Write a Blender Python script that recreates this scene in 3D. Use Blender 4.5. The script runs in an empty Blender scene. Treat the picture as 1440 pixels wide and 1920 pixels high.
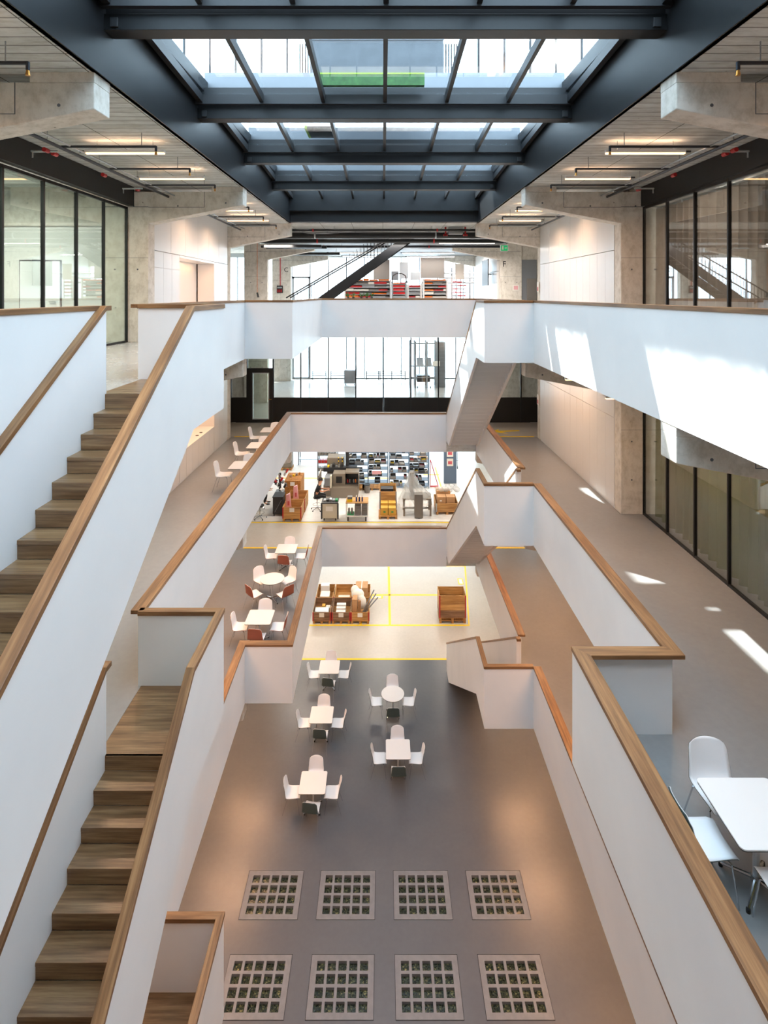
import bpy, bmesh, math, random
from mathutils import Vector
random.seed(7)
S = bpy.context.scene
COL = S.collection
PI = math.pi
# ------------------------------------------------------------------ camera, sky, sun, exposure
C0 = 14.705                                    # eye height above the ground floor
F = [0.0, 4.49, 8.98, 13.47]                   # the four floor levels
CEIL = [4.06, 8.55, 13.04, 17.525]             # undersides of the slabs above them
FPX = 1045.0
cd = bpy.data.cameras.new('camera'); cam = bpy.data.objects.new('camera', cd); COL.objects.link(cam)
cam.location = (0, 0, C0); cam.rotation_euler = (PI / 2, 0, 0)
cd.sensor_fit = 'AUTO'; cd.sensor_width = 36.0; cd.lens = 36.0 * FPX / 1920
cd.shift_x = 2 / 1920; cd.shift_y = -(960 - 553) / 1920
cd.clip_start = 0.05; cd.clip_end = 500
S.camera = cam
W = bpy.data.worlds.new('world'); S.world = W; W.use_nodes = True
wn = W.node_tree.nodes; wl = W.node_tree.links
bg = wn['Background']; bg.inputs[0].default_value = (0.70, 0.86, 1.0, 1); bg.inputs[1].default_value = 5.6
S.view_settings.view_transform = 'Standard'; S.view_settings.look = 'None'
S.view_settings.gamma = 1.0; S.view_settings.exposure = 0.82; S.view_settings.use_curve_mapping = False
sd = bpy.data.lights.new('sun', 'SUN'); sun = bpy.data.objects.new('sun', sd); COL.objects.link(sun)
sd.energy = 13.0; sd.angle = math.radians(0.6); sd.color = (1.0, 0.95, 0.87)
SUN_DIR = Vector((0.60, -0.50, -1.0)).normalized()
sun.rotation_euler = SUN_DIR.to_track_quat('-Z', 'Y').to_euler(); sun.location = (-6, 10, 30)
LAMP_W = 44.0                                  # watts of one linear lamp
WARM = (1.0, 0.55, 0.29)
cy = S.cycles
cy.max_bounces = 9; cy.diffuse_bounces = 4; cy.glossy_bounces = 3; cy.transparent_max_bounces = 14; cy.transmission_bounces = 6
cy.sample_clamp_indirect = 6.0; cy.caustics_reflective = False; cy.caustics_refractive = False

# ------------------------------------------------------------------ materials
def lin(r, g, b):
    f = lambda c: (c / 255) / 12.92 if c / 255 <= 0.04045 else ((c / 255 + 0.055) / 1.055) ** 2.4
    return (f(r), f(g), f(b), 1.0)
def mat(name, rgb, rough=0.5, metal=0.0, emit=None, strength=0.0, spec=0.5):
    m = bpy.data.materials.new(name); m.use_nodes = True
    b = m.node_tree.nodes['Principled BSDF']
    b.inputs['Base Color'].default_value = lin(*rgb); b.inputs['Roughness'].default_value = rough
    b.inputs['Metallic'].default_value = metal; b.inputs['Specular IOR Level'].default_value = spec
    if emit:
        b.inputs['Emission Color'].default_value = lin(*emit); b.inputs['Emission Strength'].default_value = strength
    return m
def nd(m, t, **kw):
    n = m.node_tree.nodes.new(t)
    for k, v in kw.items(): setattr(n, k, v)
    return n
def lk(m, a, b): m.node_tree.links.new(a, b)
def coords(m, scale=(1, 1, 1), kind='Object', rot=(0, 0, 0)):
    tc = nd(m, 'ShaderNodeTexCoord'); mp = nd(m, 'ShaderNodeMapping')
    mp.inputs['Scale'].default_value = scale; mp.inputs['Rotation'].default_value = rot
    lk(m, tc.outputs[kind], mp.inputs['Vector']); return mp.outputs['Vector']
def coords2(m, scale, tilt):
    tc = nd(m, 'ShaderNodeTexCoord'); r = nd(m, 'ShaderNodeMapping'); r.inputs['Rotation'].default_value = (tilt, 0, 0)
    mp = nd(m, 'ShaderNodeMapping'); mp.inputs['Scale'].default_value = scale
    lk(m, tc.outputs['Object'], r.inputs['Vector']); lk(m, r.outputs['Vector'], mp.inputs['Vector']); return mp.outputs['Vector']
def ramp(m, fac, stops):
    r = nd(m, 'ShaderNodeValToRGB'); e = r.color_ramp.elements
    e[0].position, e[0].color = stops[0][0], lin(*stops[0][1]); e[1].position, e[1].color = stops[-1][0], lin(*stops[-1][1])
    for p, c in stops[1:-1]:
        x = e.new(p); x.color = lin(*c)
    lk(m, fac, r.inputs['Fac']); return r.outputs['Color']
def mixc(m, fac, a, b, mode='MIX'):
    n = nd(m, 'ShaderNodeMix', data_type='RGBA', blend_type=mode)
    if isinstance(fac, float): n.inputs[0].default_value = fac
    else: lk(m, fac, n.inputs[0])
    for k, v in ((6, a), (7, b)):
        if isinstance(v, tuple): n.inputs[k].default_value = v
        else: lk(m, v, n.inputs[k])
    return n.outputs[2]
def setcol(m, out): lk(m, out, m.node_tree.nodes['Principled BSDF'].inputs['Base Color'])
def bump(m, h, strength=0.2, dist=0.01):
    b = nd(m, 'ShaderNodeBump'); b.inputs['Strength'].default_value = strength; b.inputs['Distance'].default_value = dist
    lk(m, h, b.inputs['Height']); lk(m, b.outputs['Normal'], m.node_tree.nodes['Principled BSDF'].inputs['Normal'])
def noise(m, vec, scale=5, detail=4, rough=0.55):
    n = nd(m, 'ShaderNodeTexNoise'); n.inputs['Scale'].default_value = scale; n.inputs['Detail'].default_value = detail
    n.inputs['Roughness'].default_value = rough; lk(m, vec, n.inputs['Vector']); return n.outputs['Fac']
def noisy(name, a, b, scale=3, stretch=(1, 1, 1), rough=0.5, metal=0.0, bmp=0.0, detail=5, spec=0.5):
    m = mat(name, a, rough, metal, spec=spec); f = noise(m, coords(m, stretch), scale, detail)
    setcol(m, ramp(m, f, [(0.3, a), (0.7, b)]))
    if bmp: bump(m, f, bmp)
    return m
def wood(name, axis, a=(112, 80, 50), b=(170, 130, 88), c=(144, 104, 66), rough=0.42, tilt=0.0):
    m = mat(name, b, rough)
    long = {'x': (1.2, 26, 26), 'y': (26, 1.2, 26), 'z': (26, 26, 1.2)}[axis]
    cv = lambda sc: coords(m, sc) if not tilt else coords2(m, sc, tilt)
    f1 = noise(m, cv(long), 1.0, 6, 0.65)
    sh = {'x': (0.35, 3, 3), 'y': (3, 0.35, 3), 'z': (3, 3, 0.35)}[axis]
    f2 = noise(m, cv(sh), 2.2, 3)
    g = ramp(m, f1, [(0.32, a), (0.5, c), (0.68, b)])
    d = ramp(m, f2, [(0.35, (205, 196, 188)), (0.65, (255, 255, 255))])
    setcol(m, mixc(m, 1.0, g, d, 'MULTIPLY')); bump(m, f1, 0.12, 0.004); return m
M = {}
M['white'] = noisy('white_paint', (228, 229, 231), (236, 236, 237), 0.8, rough=0.45)
M['white_lac'] = mat('white_lacquer', (232, 231, 230), 0.32)
M['white_gloss'] = mat('white_plastic', (240, 240, 242), 0.35)
M['oak_x'] = wood('oak_grain_x', 'x'); M['oak_y'] = wood('oak_grain_y', 'y')
M['oak_down'] = wood('oak_grain_sloping', 'y', tilt=-0.5744); M['oak_away'] = wood('oak_grain_sloping_away', 'y', tilt=0.5744)
M['tread'] = wood('oak_tread', 'x', (112, 84, 58), (170, 138, 102), (142, 110, 78), 0.3)
M['pine'] = wood('pine_boards', 'x', (176, 126, 70), (222, 180, 120), (204, 156, 94), 0.6)
M['pine_y'] = wood('pine_boards_y', 'y', (170, 118, 64), (216, 170, 108), (198, 146, 84), 0.6)
M['oldwood'] = wood('weathered_boards', 'x', (118, 92, 72), (178, 146, 118), (150, 118, 92), 0.75)
M['pallet'] = wood('pallet_wood', 'y', (160, 112, 60), (212, 166, 100), (190, 140, 80), 0.7)
M['osb'] = noisy('strand_board', (150, 96, 44), (200, 140, 72), 22, rough=0.7)
M['cardboard'] = noisy('cardboard', (184, 142, 100), (196, 154, 112), 6, rough=0.8)
M['yellowbox'] = noisy('yellow_carton', (206, 160, 62), (218, 174, 80), 6, rough=0.75)
# polished cast floor
def floor_mat(name, a, b, rough):
    m = mat(name, a, rough); v = coords(m, (1, 1, 1))
    f = noise(m, v, 0.55, 5, 0.6); f2 = noise(m, v, 9, 4, 0.6)
    c = ramp(m, f, [(0.3, a), (0.72, b)]); d = ramp(m, f2, [(0.3, (246, 246, 246)), (0.7, (255, 255, 255))])
    setcol(m, mixc(m, 1.0, c, d, 'MULTIPLY'))
    r = nd(m, 'ShaderNodeMapRange'); r.inputs[3].default_value = rough - 0.02; r.inputs[4].default_value = rough + 0.04
    lk(m, noise(m, v, 2.4, 5, 0.7), r.inputs[0]); lk(m, r.outputs[0], m.node_tree.nodes['Principled BSDF'].inputs['Roughness'])
    return m
M['floor'] = floor_mat('cast_floor', (87, 91, 98), (97, 100, 105), 0.3)  # one floor in four tones; darkened here to paint in dimmer light
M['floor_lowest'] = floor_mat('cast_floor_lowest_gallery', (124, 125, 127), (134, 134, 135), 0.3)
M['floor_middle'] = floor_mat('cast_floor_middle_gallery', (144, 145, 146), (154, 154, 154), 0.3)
M['floor_top'] = floor_mat('cast_floor_top_gallery', (176, 174, 171), (186, 184, 180), 0.26)  # same floor lightened to paint in the brighter light up here
M['floor_pale'] = floor_mat('pale_floor', (190, 183, 174), (200, 193, 184), 0.28)
M['floor_hall'] = floor_mat('hall_floor', (206, 204, 202), (216, 214, 212), 0.2)
M['screed'] = noisy('white_screed', (222, 218, 214), (232, 229, 226), 4, rough=0.5)
# board marked concrete
def concrete(name, a, b, boards=False, joint=True):
    m = mat(name, a, 0.82, spec=0.3); v = coords(m, (1, 1, 1))
    f = noise(m, v, 2.0, 7, 0.65); f2 = noise(m, coords(m, (1.2, 7, 5) if boards else (2.2, 2.2, 1.6)), 2.4, 8, 0.72)
    c = ramp(m, f, [(0.28, a), (0.72, b)]); d = ramp(m, f2, [(0.32, (222, 219, 213)), (0.55, (255, 255, 255))])
    col = mixc(m, 1.0, c, d, 'MULTIPLY')
    vo = nd(m, 'ShaderNodeTexVoronoi'); vo.inputs['Scale'].default_value = 3.2; lk(m, v, vo.inputs['Vector'])
    col = mixc(m, 1.0, col, ramp(m, vo.outputs['Distance'], [(0.03, (150, 146, 140)), (0.06, (255, 255, 255))]), 'MULTIPLY')
    if boards:
        bt = nd(m, 'ShaderNodeTexBrick'); lk(m, v, bt.inputs['Vector'])
        bt.inputs['Scale'].default_value = 1.0; bt.inputs['Brick Width'].default_value = 1.24; bt.inputs['Row Height'].default_value = 0.21
        bt.inputs['Mortar Size'].default_value = 0.009; bt.inputs['Mortar Smooth'].default_value = 0.3; bt.offset = 0.0; bt.inputs['Bias'].default_value = -0.2
        bt.inputs['Color1'].default_value = lin(255, 255, 255); bt.inputs['Color2'].default_value = lin(236, 235, 232); bt.inputs['Mortar'].default_value = lin(112, 110, 106)
        col = mixc(m, 1.0, col, bt.outputs['Color'], 'MULTIPLY')
    setcol(m, col); bump(m, f2, 0.25, 0.01); return m
M['concrete'] = concrete('concrete', (212, 206, 197), (232, 226, 217))
M['conc_board'] = concrete('board_marked_concrete', (196, 200, 199), (224, 227, 225), True)
M['conc_floor'] = noisy('panel_concrete', (106, 109, 115), (120, 122, 127), 6, rough=0.6)
M['black'] = noisy('black_steel_paint', (20, 22, 25), (25, 27, 31), 3, rough=0.42)
M['black_panel'] = noisy('black_timber_panel', (22, 22, 23), (28, 28, 29), 18, rough=0.5)
M['dark'] = mat('dark_metal', (44, 45, 48), 0.45)
M['rubber'] = mat('black_rubber', (24, 24, 26), 0.6)
M['steel_grey'] = mat('grey_steel', (132, 136, 142), 0.4, 0.3)
M['pipe'] = mat('dark_pipe', (60, 62, 68), 0.35, 0.5)
M['galv'] = mat('galvanised_steel', (170, 174, 178), 0.35, 0.8)
M['chrome'] = mat('polished_chrome', (206, 208, 212), 0.14, 1.0)
M['alu'] = mat('brushed_aluminium', (206, 212, 218), 0.28, 0.55)
M['red'] = mat('red_paint', (178, 30, 34), 0.4); M['orange'] = mat('orange_paint', (224, 112, 26), 0.5)
M['brass'] = mat('brass', (196, 140, 70), 0.3, 0.9)
M['blue'] = mat('blue_grey_paint', (92, 112, 136), 0.45); M['deepblue'] = mat('blue_plastic', (30, 52, 120), 0.4)
M['green'] = mat('green_plastic', (36, 140, 80), 0.5); M['yellow'] = mat('yellow_paint', (250, 208, 0), 0.5)
M['unit_grey'] = noisy('weathered_unit_grey', (84, 88, 94), (98, 102, 108), 3, rough=0.6)
M['lime'] = mat('lime_edge', (150, 190, 20), 0.5)
M['shelf_dark'] = mat('shelf_dark_red', (120, 50, 50), 0.5)
M['teal_back'] = mat('grey_green_plastic', (72, 86, 84), 0.5); M['terra_back'] = mat('terracotta_plastic', (158, 92, 72), 0.5)
M['beige'] = mat('beige_paint', (206, 200, 182), 0.45); M['machine'] = mat('taupe_machine_paint', (126, 116, 104), 0.4)
M['bin_grey'] = mat('grey_plastic_bin', (120, 116, 112), 0.5); M['binblack'] = mat('black_plastic_bin', (44, 46, 50), 0.5)
M['paper'] = mat('paper', (236, 232, 224), 0.7); M['pinkfilm'] = mat('pink_film', (228, 170, 176), 0.3)
M['skin'] = mat('skin', (206, 150, 120), 0.5); M['hair'] = mat('dark_hair', (34, 26, 22), 0.6)
M['cloth'] = mat('black_cloth', (30, 31, 34), 0.85); M['leaf'] = noisy('leaf_green', (44, 84, 40), (70, 120, 60), 9, rough=0.6)
M['facade'] = noisy('far_facade', (226, 228, 230), (236, 238, 240), 1, rough=0.8)
M['warm_lamp'] = mat('warm_lamp_diffuser', (255, 230, 200), 0.5, emit=(255, 190, 130), strength=2.6)
M['cool_lamp'] = mat('white_lamp_diffuser', (255, 255, 255), 0.5, emit=(255, 246, 236), strength=2.5)
M['sign_green'] = mat('exit_sign_green', (0, 150, 90), 0.4, emit=(10, 170, 100), strength=0.35)
M['ink'] = mat('black_ink', (20, 20, 22), 0.6); M['pink'] = mat('printed_red', (200, 90, 100), 0.7)
def glass(name, tint, base=0.06, refl=(1, 1, 1)):
    m = bpy.data.materials.new(name); m.use_nodes = True; t = m.node_tree; t.nodes.clear()
    o = t.nodes.new('ShaderNodeOutputMaterial'); mx = t.nodes.new('ShaderNodeMixShader')
    tr = t.nodes.new('ShaderNodeBsdfTransparent'); tr.inputs[0].default_value = (*tint, 1)
    gl = t.nodes.new('ShaderNodeBsdfGlossy'); gl.inputs['Roughness'].default_value = 0.01; gl.inputs[0].default_value = (*refl, 1)
    lw = t.nodes.new('ShaderNodeLayerWeight'); lw.inputs[0].default_value = 0.35
    mr = t.nodes.new('ShaderNodeMapRange'); mr.inputs[3].default_value = base; mr.inputs[4].default_value = 0.75
    pw = t.nodes.new('ShaderNodeMath'); pw.operation = 'POWER'; pw.inputs[1].default_value = 1.6
    t.links.new(lw.outputs['Facing'], pw.inputs[0]); t.links.new(pw.outputs[0], mr.inputs[0]); t.links.new(mr.outputs[0], mx.inputs[0])
    t.links.new(tr.outputs[0], mx.inputs[1]); t.links.new(gl.outputs[0], mx.inputs[2]); t.links.new(mx.outputs[0], o.inputs[0]); return m
M['glass'] = glass('clear_glass', (0.85, 0.94, 0.905)); M['skyglass'] = glass('roof_glass', (0.90, 0.95, 0.97), 0.04)
M['neutral'] = glass('window_glass', (0.93, 0.955, 0.955), 0.05); M['dkglass'] = glass('grey_glass', (0.86, 0.90, 0.90), 0.06)
def film(name, rgb, alpha, rough=0.25):
    m = mat(name, rgb, rough); m.node_tree.nodes['Principled BSDF'].inputs['Alpha'].default_value = alpha; return m
M['film'] = film('clear_plastic_film', (226, 230, 232), 0.34, 0.15)
def drape(name, rgb):
    m = bpy.data.materials.new(name); m.use_nodes = True; t = m.node_tree; t.nodes.clear()
    o = t.nodes.new('ShaderNodeOutputMaterial'); mx = t.nodes.new('ShaderNodeMixShader'); d = t.nodes.new('ShaderNodeBsdfDiffuse'); tr = t.nodes.new('ShaderNodeBsdfTranslucent')
    d.inputs[0].default_value = lin(*rgb); tr.inputs[0].default_value = lin(*rgb); mx.inputs[0].default_value = 0.45
    t.links.new(d.outputs[0], mx.inputs[1]); t.links.new(tr.outputs[0], mx.inputs[2]); t.links.new(mx.outputs[0], o.inputs[0]); return m
M['curtain_taupe'] = drape('taupe_sheer_curtain', (172, 156, 144)); M['curtain_green'] = drape('green_curtain', (104, 112, 64))
# glass brick: dark olive glass with small pale glints painted into its colour
def brick_glass():
    m = mat('glass_brick', (26, 32, 28), 0.12); v = coords(m, (1, 1, 1))
    f = noise(m, v, 26, 3, 0.7)
    setcol(m, ramp(m, f, [(0.4, (20, 28, 26)), (0.58, (58, 66, 50)), (0.72, (150, 146, 96))])); bump(m, f, 0.6, 0.01); return m
M['glassbrick'] = brick_glass()

# ------------------------------------------------------------------ mesh helpers
class MB:
    def __init__(s): s.v = []; s.f = []; s.m = []
    def face(s, idx, mi=0): s.f.append(tuple(idx)); s.m.append(mi)
    def box(s, x0, x1, y0, y1, z0, z1, mi=0):
        if x0 > x1: x0, x1 = x1, x0
        if y0 > y1: y0, y1 = y1, y0
        if z0 > z1: z0, z1 = z1, z0
        b = len(s.v); s.v += [(x, y, z) for z in (z0, z1) for y in (y0, y1) for x in (x0, x1)]
        for q in ((0, 2, 3, 1), (4, 5, 7, 6), (0, 1, 5, 4), (2, 6, 7, 3), (0, 4, 6, 2), (1, 3, 7, 5)): s.face([b + i for i in q], mi)
        return s
    def prism(s, poly, a0, a1, axis='z', mi=0, mtop=None):
        """poly in the plane normal to axis, extruded a0..a1.  x: (y,z)  y: (x,z)  z: (x,y)"""
        n = len(poly); b = len(s.v)
        P = {'z': lambda u, v, w: (u, v, w), 'y': lambda u, v, w: (u, w, v), 'x': lambda u, v, w: (w, u, v)}[axis]
        for w in (a0, a1): s.v += [P(u, v, w) for u, v in poly]
        s.face([b + i for i in range(n)][::-1], mi); s.face([b + n + i for i in range(n)], mi if mtop is None else mtop)
        for i in range(n): s.face([b + i, b + (i + 1) % n, b + n + (i + 1) % n, b + n + i], mi)
        return s
    def tube(s, p, q, r, n=8, r2=None, mi=0, cap=True):
        p = Vector(p); q = Vector(q); d = (q - p).normalized(); r2 = r if r2 is None else r2
        a = d.orthogonal().normalized(); c = d.cross(a); b = len(s.v)
        for o, rr in ((p, r), (q, r2)):
            for i in range(n):
                t = 2 * PI * i / n; s.v.append(tuple(o + a * math.cos(t) * rr + c * math.sin(t) * rr))
        for i in range(n): s.face([b + i, b + (i + 1) % n, b + n + (i + 1) % n, b + n + i], mi)
        if cap: s.face([b + i for i in range(n)][::-1], mi); s.face([b + n + i for i in range(n)], mi)
        return s
    def path(s, pts, r, n=8, mi=0):
        for a, b in zip(pts, pts[1:]): s.tube(a, b, r, n, mi=mi)
        return s
    def sphere(s, c, r, nu=10, nv=7, sc=(1, 1, 1), mi=0):
        b = len(s.v)
        for j in range(nv + 1):
            t = PI * j / nv
            for i in range(nu):
                p = 2 * PI * i / nu
                s.v.append((c[0] + r * sc[0] * math.sin(t) * math.cos(p), c[1] + r * sc[1] * math.sin(t) * math.sin(p), c[2] + r * sc[2] * math.cos(t)))
        for j in range(nv):
            for i in range(nu):
                s.face([b + j * nu + i, b + (j + 1) * nu + i, b + (j + 1) * nu + (i + 1) % nu, b + j * nu + (i + 1) % nu], mi)
        return s
    def sweep(s, path, a, b, t, mi=0):
        """rectangular section carried along path (x,y,z top); a = offset to the left of travel, b = to the right, t = depth downwards"""
        n = len(path); P = [Vector(p) for p in path]; dirs = []
        for i in range(n - 1):
            d = Vector((P[i + 1].x - P[i].x, P[i + 1].y - P[i].y)); dirs.append(d.normalized())
        base = len(s.v)
        for i in range(n):
            d0 = dirs[max(0, i - 1)]; d1 = dirs[min(n - 2, i)]
            n0 = Vector((-d0.y, d0.x)); n1 = Vector((-d1.y, d1.x)); m = (n0 + n1)
            m = m / m.length; k = 1 / max(0.3, m.dot(n0))
            ti = t[i] if isinstance(t, (list, tuple)) else t
            for off in (a, -b):
                q = (P[i].x + m.x * k * off, P[i].y + m.y * k * off)
                s.v.append((q[0], q[1], P[i].z)); s.v.append((q[0], q[1], P[i].z - ti))
        for i in range(n - 1):
            c = base + 4 * i; e = c + 4
            for u, w in ((0, 2), (2, 3), (3, 1), (1, 0)): s.face([c + u, c + w, e + w, e + u], mi)
        s.face([base, base + 1, base + 3, base + 2], mi); e = base + 4 * (n - 1); s.face([e, e + 2, e + 3, e + 1], mi)
        return s
    def build(s, name, mats, parent=None, world=False, bevel=0.0, smooth=False, seg=2):
        me = bpy.data.meshes.new(name)
        off = Vector(parent.location) if (parent is not None and world) else Vector((0, 0, 0))
        me.from_pydata([tuple(Vector(p) - off) for p in s.v], [], s.f)
        mats = mats if isinstance(mats, (list, tuple)) else [mats]
        for m in mats: me.materials.append(M[m] if isinstance(m, str) else m)
        for p, k in zip(me.polygons, s.m): p.material_index = k
        bm = bmesh.new(); bm.from_mesh(me); bmesh.ops.recalc_face_normals(bm, faces=bm.faces); bm.to_mesh(me); bm.free()
        if smooth: me.shade_smooth()
        o = bpy.data.objects.new(name, me); COL.objects.link(o)
        if parent is not None: o.parent = parent
        if bevel:
            md = o.modifiers.new('edge', 'BEVEL'); md.width = bevel; md.segments = seg; md.limit_method = 'ANGLE'; md.angle_limit = math.radians(40)
        return o
def tag(o, label, cat, group=None):
    o['label'] = label; o['category'] = cat
    if group: o['group'] = group
    return o
def thing(name, label, cat, loc=(0, 0, 0), rz=0.0, group=None):
    o = bpy.data.objects.new(name, None); COL.objects.link(o); o.location = loc; o.rotation_euler = (0, 0, rz)
    o.empty_display_size = 0.1
    return tag(o, label, cat, group)
def struct(o): o['kind'] = 'structure'; return o
def sroot(name, loc=(0, 0, 0)):
    o = bpy.data.objects.new(name, None); COL.objects.link(o); o.location = loc; o['kind'] = 'structure'; return o
def kids(o): return [c for c in bpy.data.objects if c.parent == o]
def dup(root, loc, rz=None, label=None, group=None):
    def cp(o, par):
        c = o.copy(); COL.objects.link(c)
        if par is not None: c.parent = par
        for k in o.children: cp(k, c)
        return c
    r = cp(root, None); r.location = loc
    if rz is not None: r.rotation_euler = (0, 0, rz)
    if label: r['label'] = label
    if group: r['group'] = group
    return r
def area(name, loc, sx, sy, watts, color, rot=(0, 0, 0), parent=None, spread=180):
    l = bpy.data.lights.new(name, 'AREA'); l.shape = 'RECTANGLE'; l.size = sx; l.size_y = sy; l.energy = watts; l.color = color; l.spread = math.radians(spread)
    o = bpy.data.objects.new(name, l); COL.objects.link(o); o.location = loc; o.rotation_euler = rot
    if parent is not None: o.parent = parent
    return o
def text(s, size, loc, rot, m, parent=None, name='lettering', depth=0.004):
    cu = bpy.data.curves.new(name, 'FONT'); cu.body = s; cu.size = size; cu.extrude = depth; cu.align_x = 'CENTER'; cu.align_y = 'CENTER'
    t = bpy.data.objects.new(name, cu); COL.objects.link(t)
    dg = bpy.context.evaluated_depsgraph_get(); me = bpy.data.meshes.new_from_object(t.evaluated_get(dg))
    bpy.data.objects.remove(t); me.materials.clear(); me.materials.append(M[m])
    o = bpy.data.objects.new(name, me); COL.objects.link(o); o.location = loc; o.rotation_euler = rot
    if parent is not None: o.parent = parent
    return o
# ------------------------------------------------------------------ floors and ceilings
XL, XR, YN, YF = -13.0, 13.0, -6.0, 38.2
def plates(level):
    """outline rectangles (polygons) of the floor plate around the atrium"""
    odd = level in (1, 3); P = []
    P.append([(XL, YN), (XR, YN), (XR, -0.33), (XL, -0.33)])
    P.append([(XL, 21.88), (XR, 21.88), (XR, YF), (XL, YF)])
    if odd:
        P.append([(XL, -0.33), (-3.545, -0.33), (-3.545, 8.2), (-3.61, 14.56), (-2.40, 14.56), (-2.42, 21.88), (XL, 21.88)])
        P.append([(3.73, -0.33), (XR, -0.33), (XR, 21.88), (3.70, 21.88), (3.70, 14.9), (3.73, 14.8)])
    else:
        P.append([(XL, -0.33), (-3.545, -0.33), (-3.545, 8.2), (-3.65, 21.88), (XL, 21.88)])
        P.append([(2.52, -0.33), (XR, -0.33), (XR, 21.88), (3.70, 21.88), (3.70, 14.9), (3.73, 14.8), (3.73, 7.30), (2.52, 7.30)])
    if level < 3: P.append([(-3.54, -0.33), (-2.36, -0.33), (-2.36, -0.02), (-3.54, -0.02)])
    return P
mb = MB(); mb.box(XL, XR, YN, 22.5, -0.3, 0.0, 0); mb.box(XL, XR, 22.5, YF, -0.3, 0.0, 1)
# recesses for the glass brick panels are real holes: rebuild the near part around them
mb = MB()
PX = [(-3.41, -2.01), (-1.585, -0.185), (0.255, 1.655), (2.10, 3.50)]; PY = [(13.11, 14.24), (11.29, 12.43)]
xs = [XL] + [v for p in PX for v in p] + [XR]
mb.box(XL, XR, YN, PY[1][0], -0.3, 0.0); mb.box(XL, XR, PY[1][1], PY[0][0], -0.3, 0.0); mb.box(XL, XR, PY[0][1], 22.5, -0.3, 0.0)
for y0, y1 in PY:
    for k in range(0, len(xs), 2): mb.box(xs[k], xs[k + 1], y0, y1, -0.3, 0.0)
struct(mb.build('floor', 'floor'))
struct(MB().box(XL, XR, 22.5, YF, -0.3, 0.0).build('floor', 'floor_pale'))
struct(MB().box(-3.6, 3.7, 11.0, 14.5, -0.9, -0.7).build('floor', 'conc_floor'))
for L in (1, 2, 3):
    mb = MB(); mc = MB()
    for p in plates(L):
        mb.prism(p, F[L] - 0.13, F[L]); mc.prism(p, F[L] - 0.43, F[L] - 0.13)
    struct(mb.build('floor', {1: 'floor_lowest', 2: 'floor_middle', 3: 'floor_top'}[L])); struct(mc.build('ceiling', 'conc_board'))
    # paler floor finish of the hall beyond the line
    x = {1: 'floor_pale', 2: 'floor_pale', 3: 'floor'}[L]
    if L != 3: struct(MB().box(XL, XR, 22.5, YF, F[L], F[L] + 0.004).build('floor', x))
struct(MB().box(-9.5, 5.2, 25.12, 33.5, F[1] + 0.004, F[1] + 0.008).build('floor', 'screed'))
struct(MB().box(XL, XR, 25.05, YF, F[2] + 0.004, F[2] + 0.008).build('floor', 'floor_hall'))
ZR = CEIL[3]
mc = MB()
for p in ([(XL, YN), (-3.62, YN), (-3.62, 21.87), (XL, 21.87)], [(3.69, YN), (XR, YN), (XR, 21.87), (3.69, 21.87)], [(XL, 21.87), (XR, 21.87), (XR, YF), (XL, YF)]):
    mc.prism(p, ZR, ZR + 0.45)
struct(mc.build('ceiling', 'conc_board'))
# ------------------------------------------------------------------ outer walls
struct(MB().box(XL - 0.2, XL, YN, YF, -0.3, ZR + 0.45).build('wall_left', 'concrete'))
struct(MB().box(XR, XR + 0.2, YN, YF, -0.3, ZR + 0.45).build('wall_right', 'concrete'))
struct(MB().box(XL, XR, YN - 0.2, YN, -0.3, ZR + 0.45).build('wall_near', 'white'))
# ------------------------------------------------------------------ concrete portal frames under every slab
FY = [7.05, 14.54, 22.0, 29.5, 37.0]
def portal(side, y, z0, c, bearing=True):
    sx = 1 if side > 0 else -1; xt = 3.71 if side > 0 else 3.65; xc = 6.19 if side > 0 else 6.10
    r = sroot('column', (sx * xc, y, z0))
    poly = [(xt, c - 0.13), (xt, c - 0.47), (xc + 0.02, c - 0.95), (xc + 0.02, z0), (7.35, z0), (7.35, c), (6.6, c), (6.6, c - 0.13)]
    q = [(sx * u, v) for u, v in poly]
    MB().prism(q, y, y + 0.4, 'y').build('column_shaft', 'concrete', r, True, 0.012)
    MB().box(sx * xt, sx * (xt + 0.82), y, y + 0.4, c - 0.13, c).build('bearing_block', 'concrete', r, True, 0.006)
    g = MB(); g.box(sx * (xc + 0.02), sx * 7.3, y - 0.002, y, c - 0.53, c - 0.515)
    g.box(sx * (xc + 0.02) , sx * (xt + 1.0), y - 0.002, y, c - 0.535, c - 0.525)
    g.box(sx * (xt + 1.0), sx * (xt + 1.012), y - 0.002, y, c - 0.53, c - 0.13); g.box(sx * (xc + 0.9), sx * (xc + 0.908), y - 0.002, y, c - 0.53, c - 0.13)
    g.box(sx * (xc + 0.02), sx * 7.3, y - 0.002, y, z0 + 2.2, z0 + 2.206)
    for hx, hz in ((xt + 0.45, c - 0.42), (xt + 1.7, c - 0.50), (xc + 0.4, c - 0.50), (xc + 0.3, z0 + 1.9), (xc + 0.3, z0 + 0.9), (xc + 0.9, z0 + 1.9)): g.tube((sx * hx, y - 0.003, hz), (sx * hx, y, hz), 0.022, 10)
    g.build('joint_line', 'unit_grey', r, True)
for lv in range(4):
    for y in FY:
        for side in (-1, 1):
            portal(side, y, F[lv] + (0.005 if (y > 22.4 and lv in (1, 2)) else 0), CEIL[lv])
# solid walls between frames beyond the column line
def wall_piece(x0, x1, y0, y1, z0, z1, m='concrete', name='wall_side'): return struct(MB().box(x0, x1, y0, y1, z0, z1).build(name, m))
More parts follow.
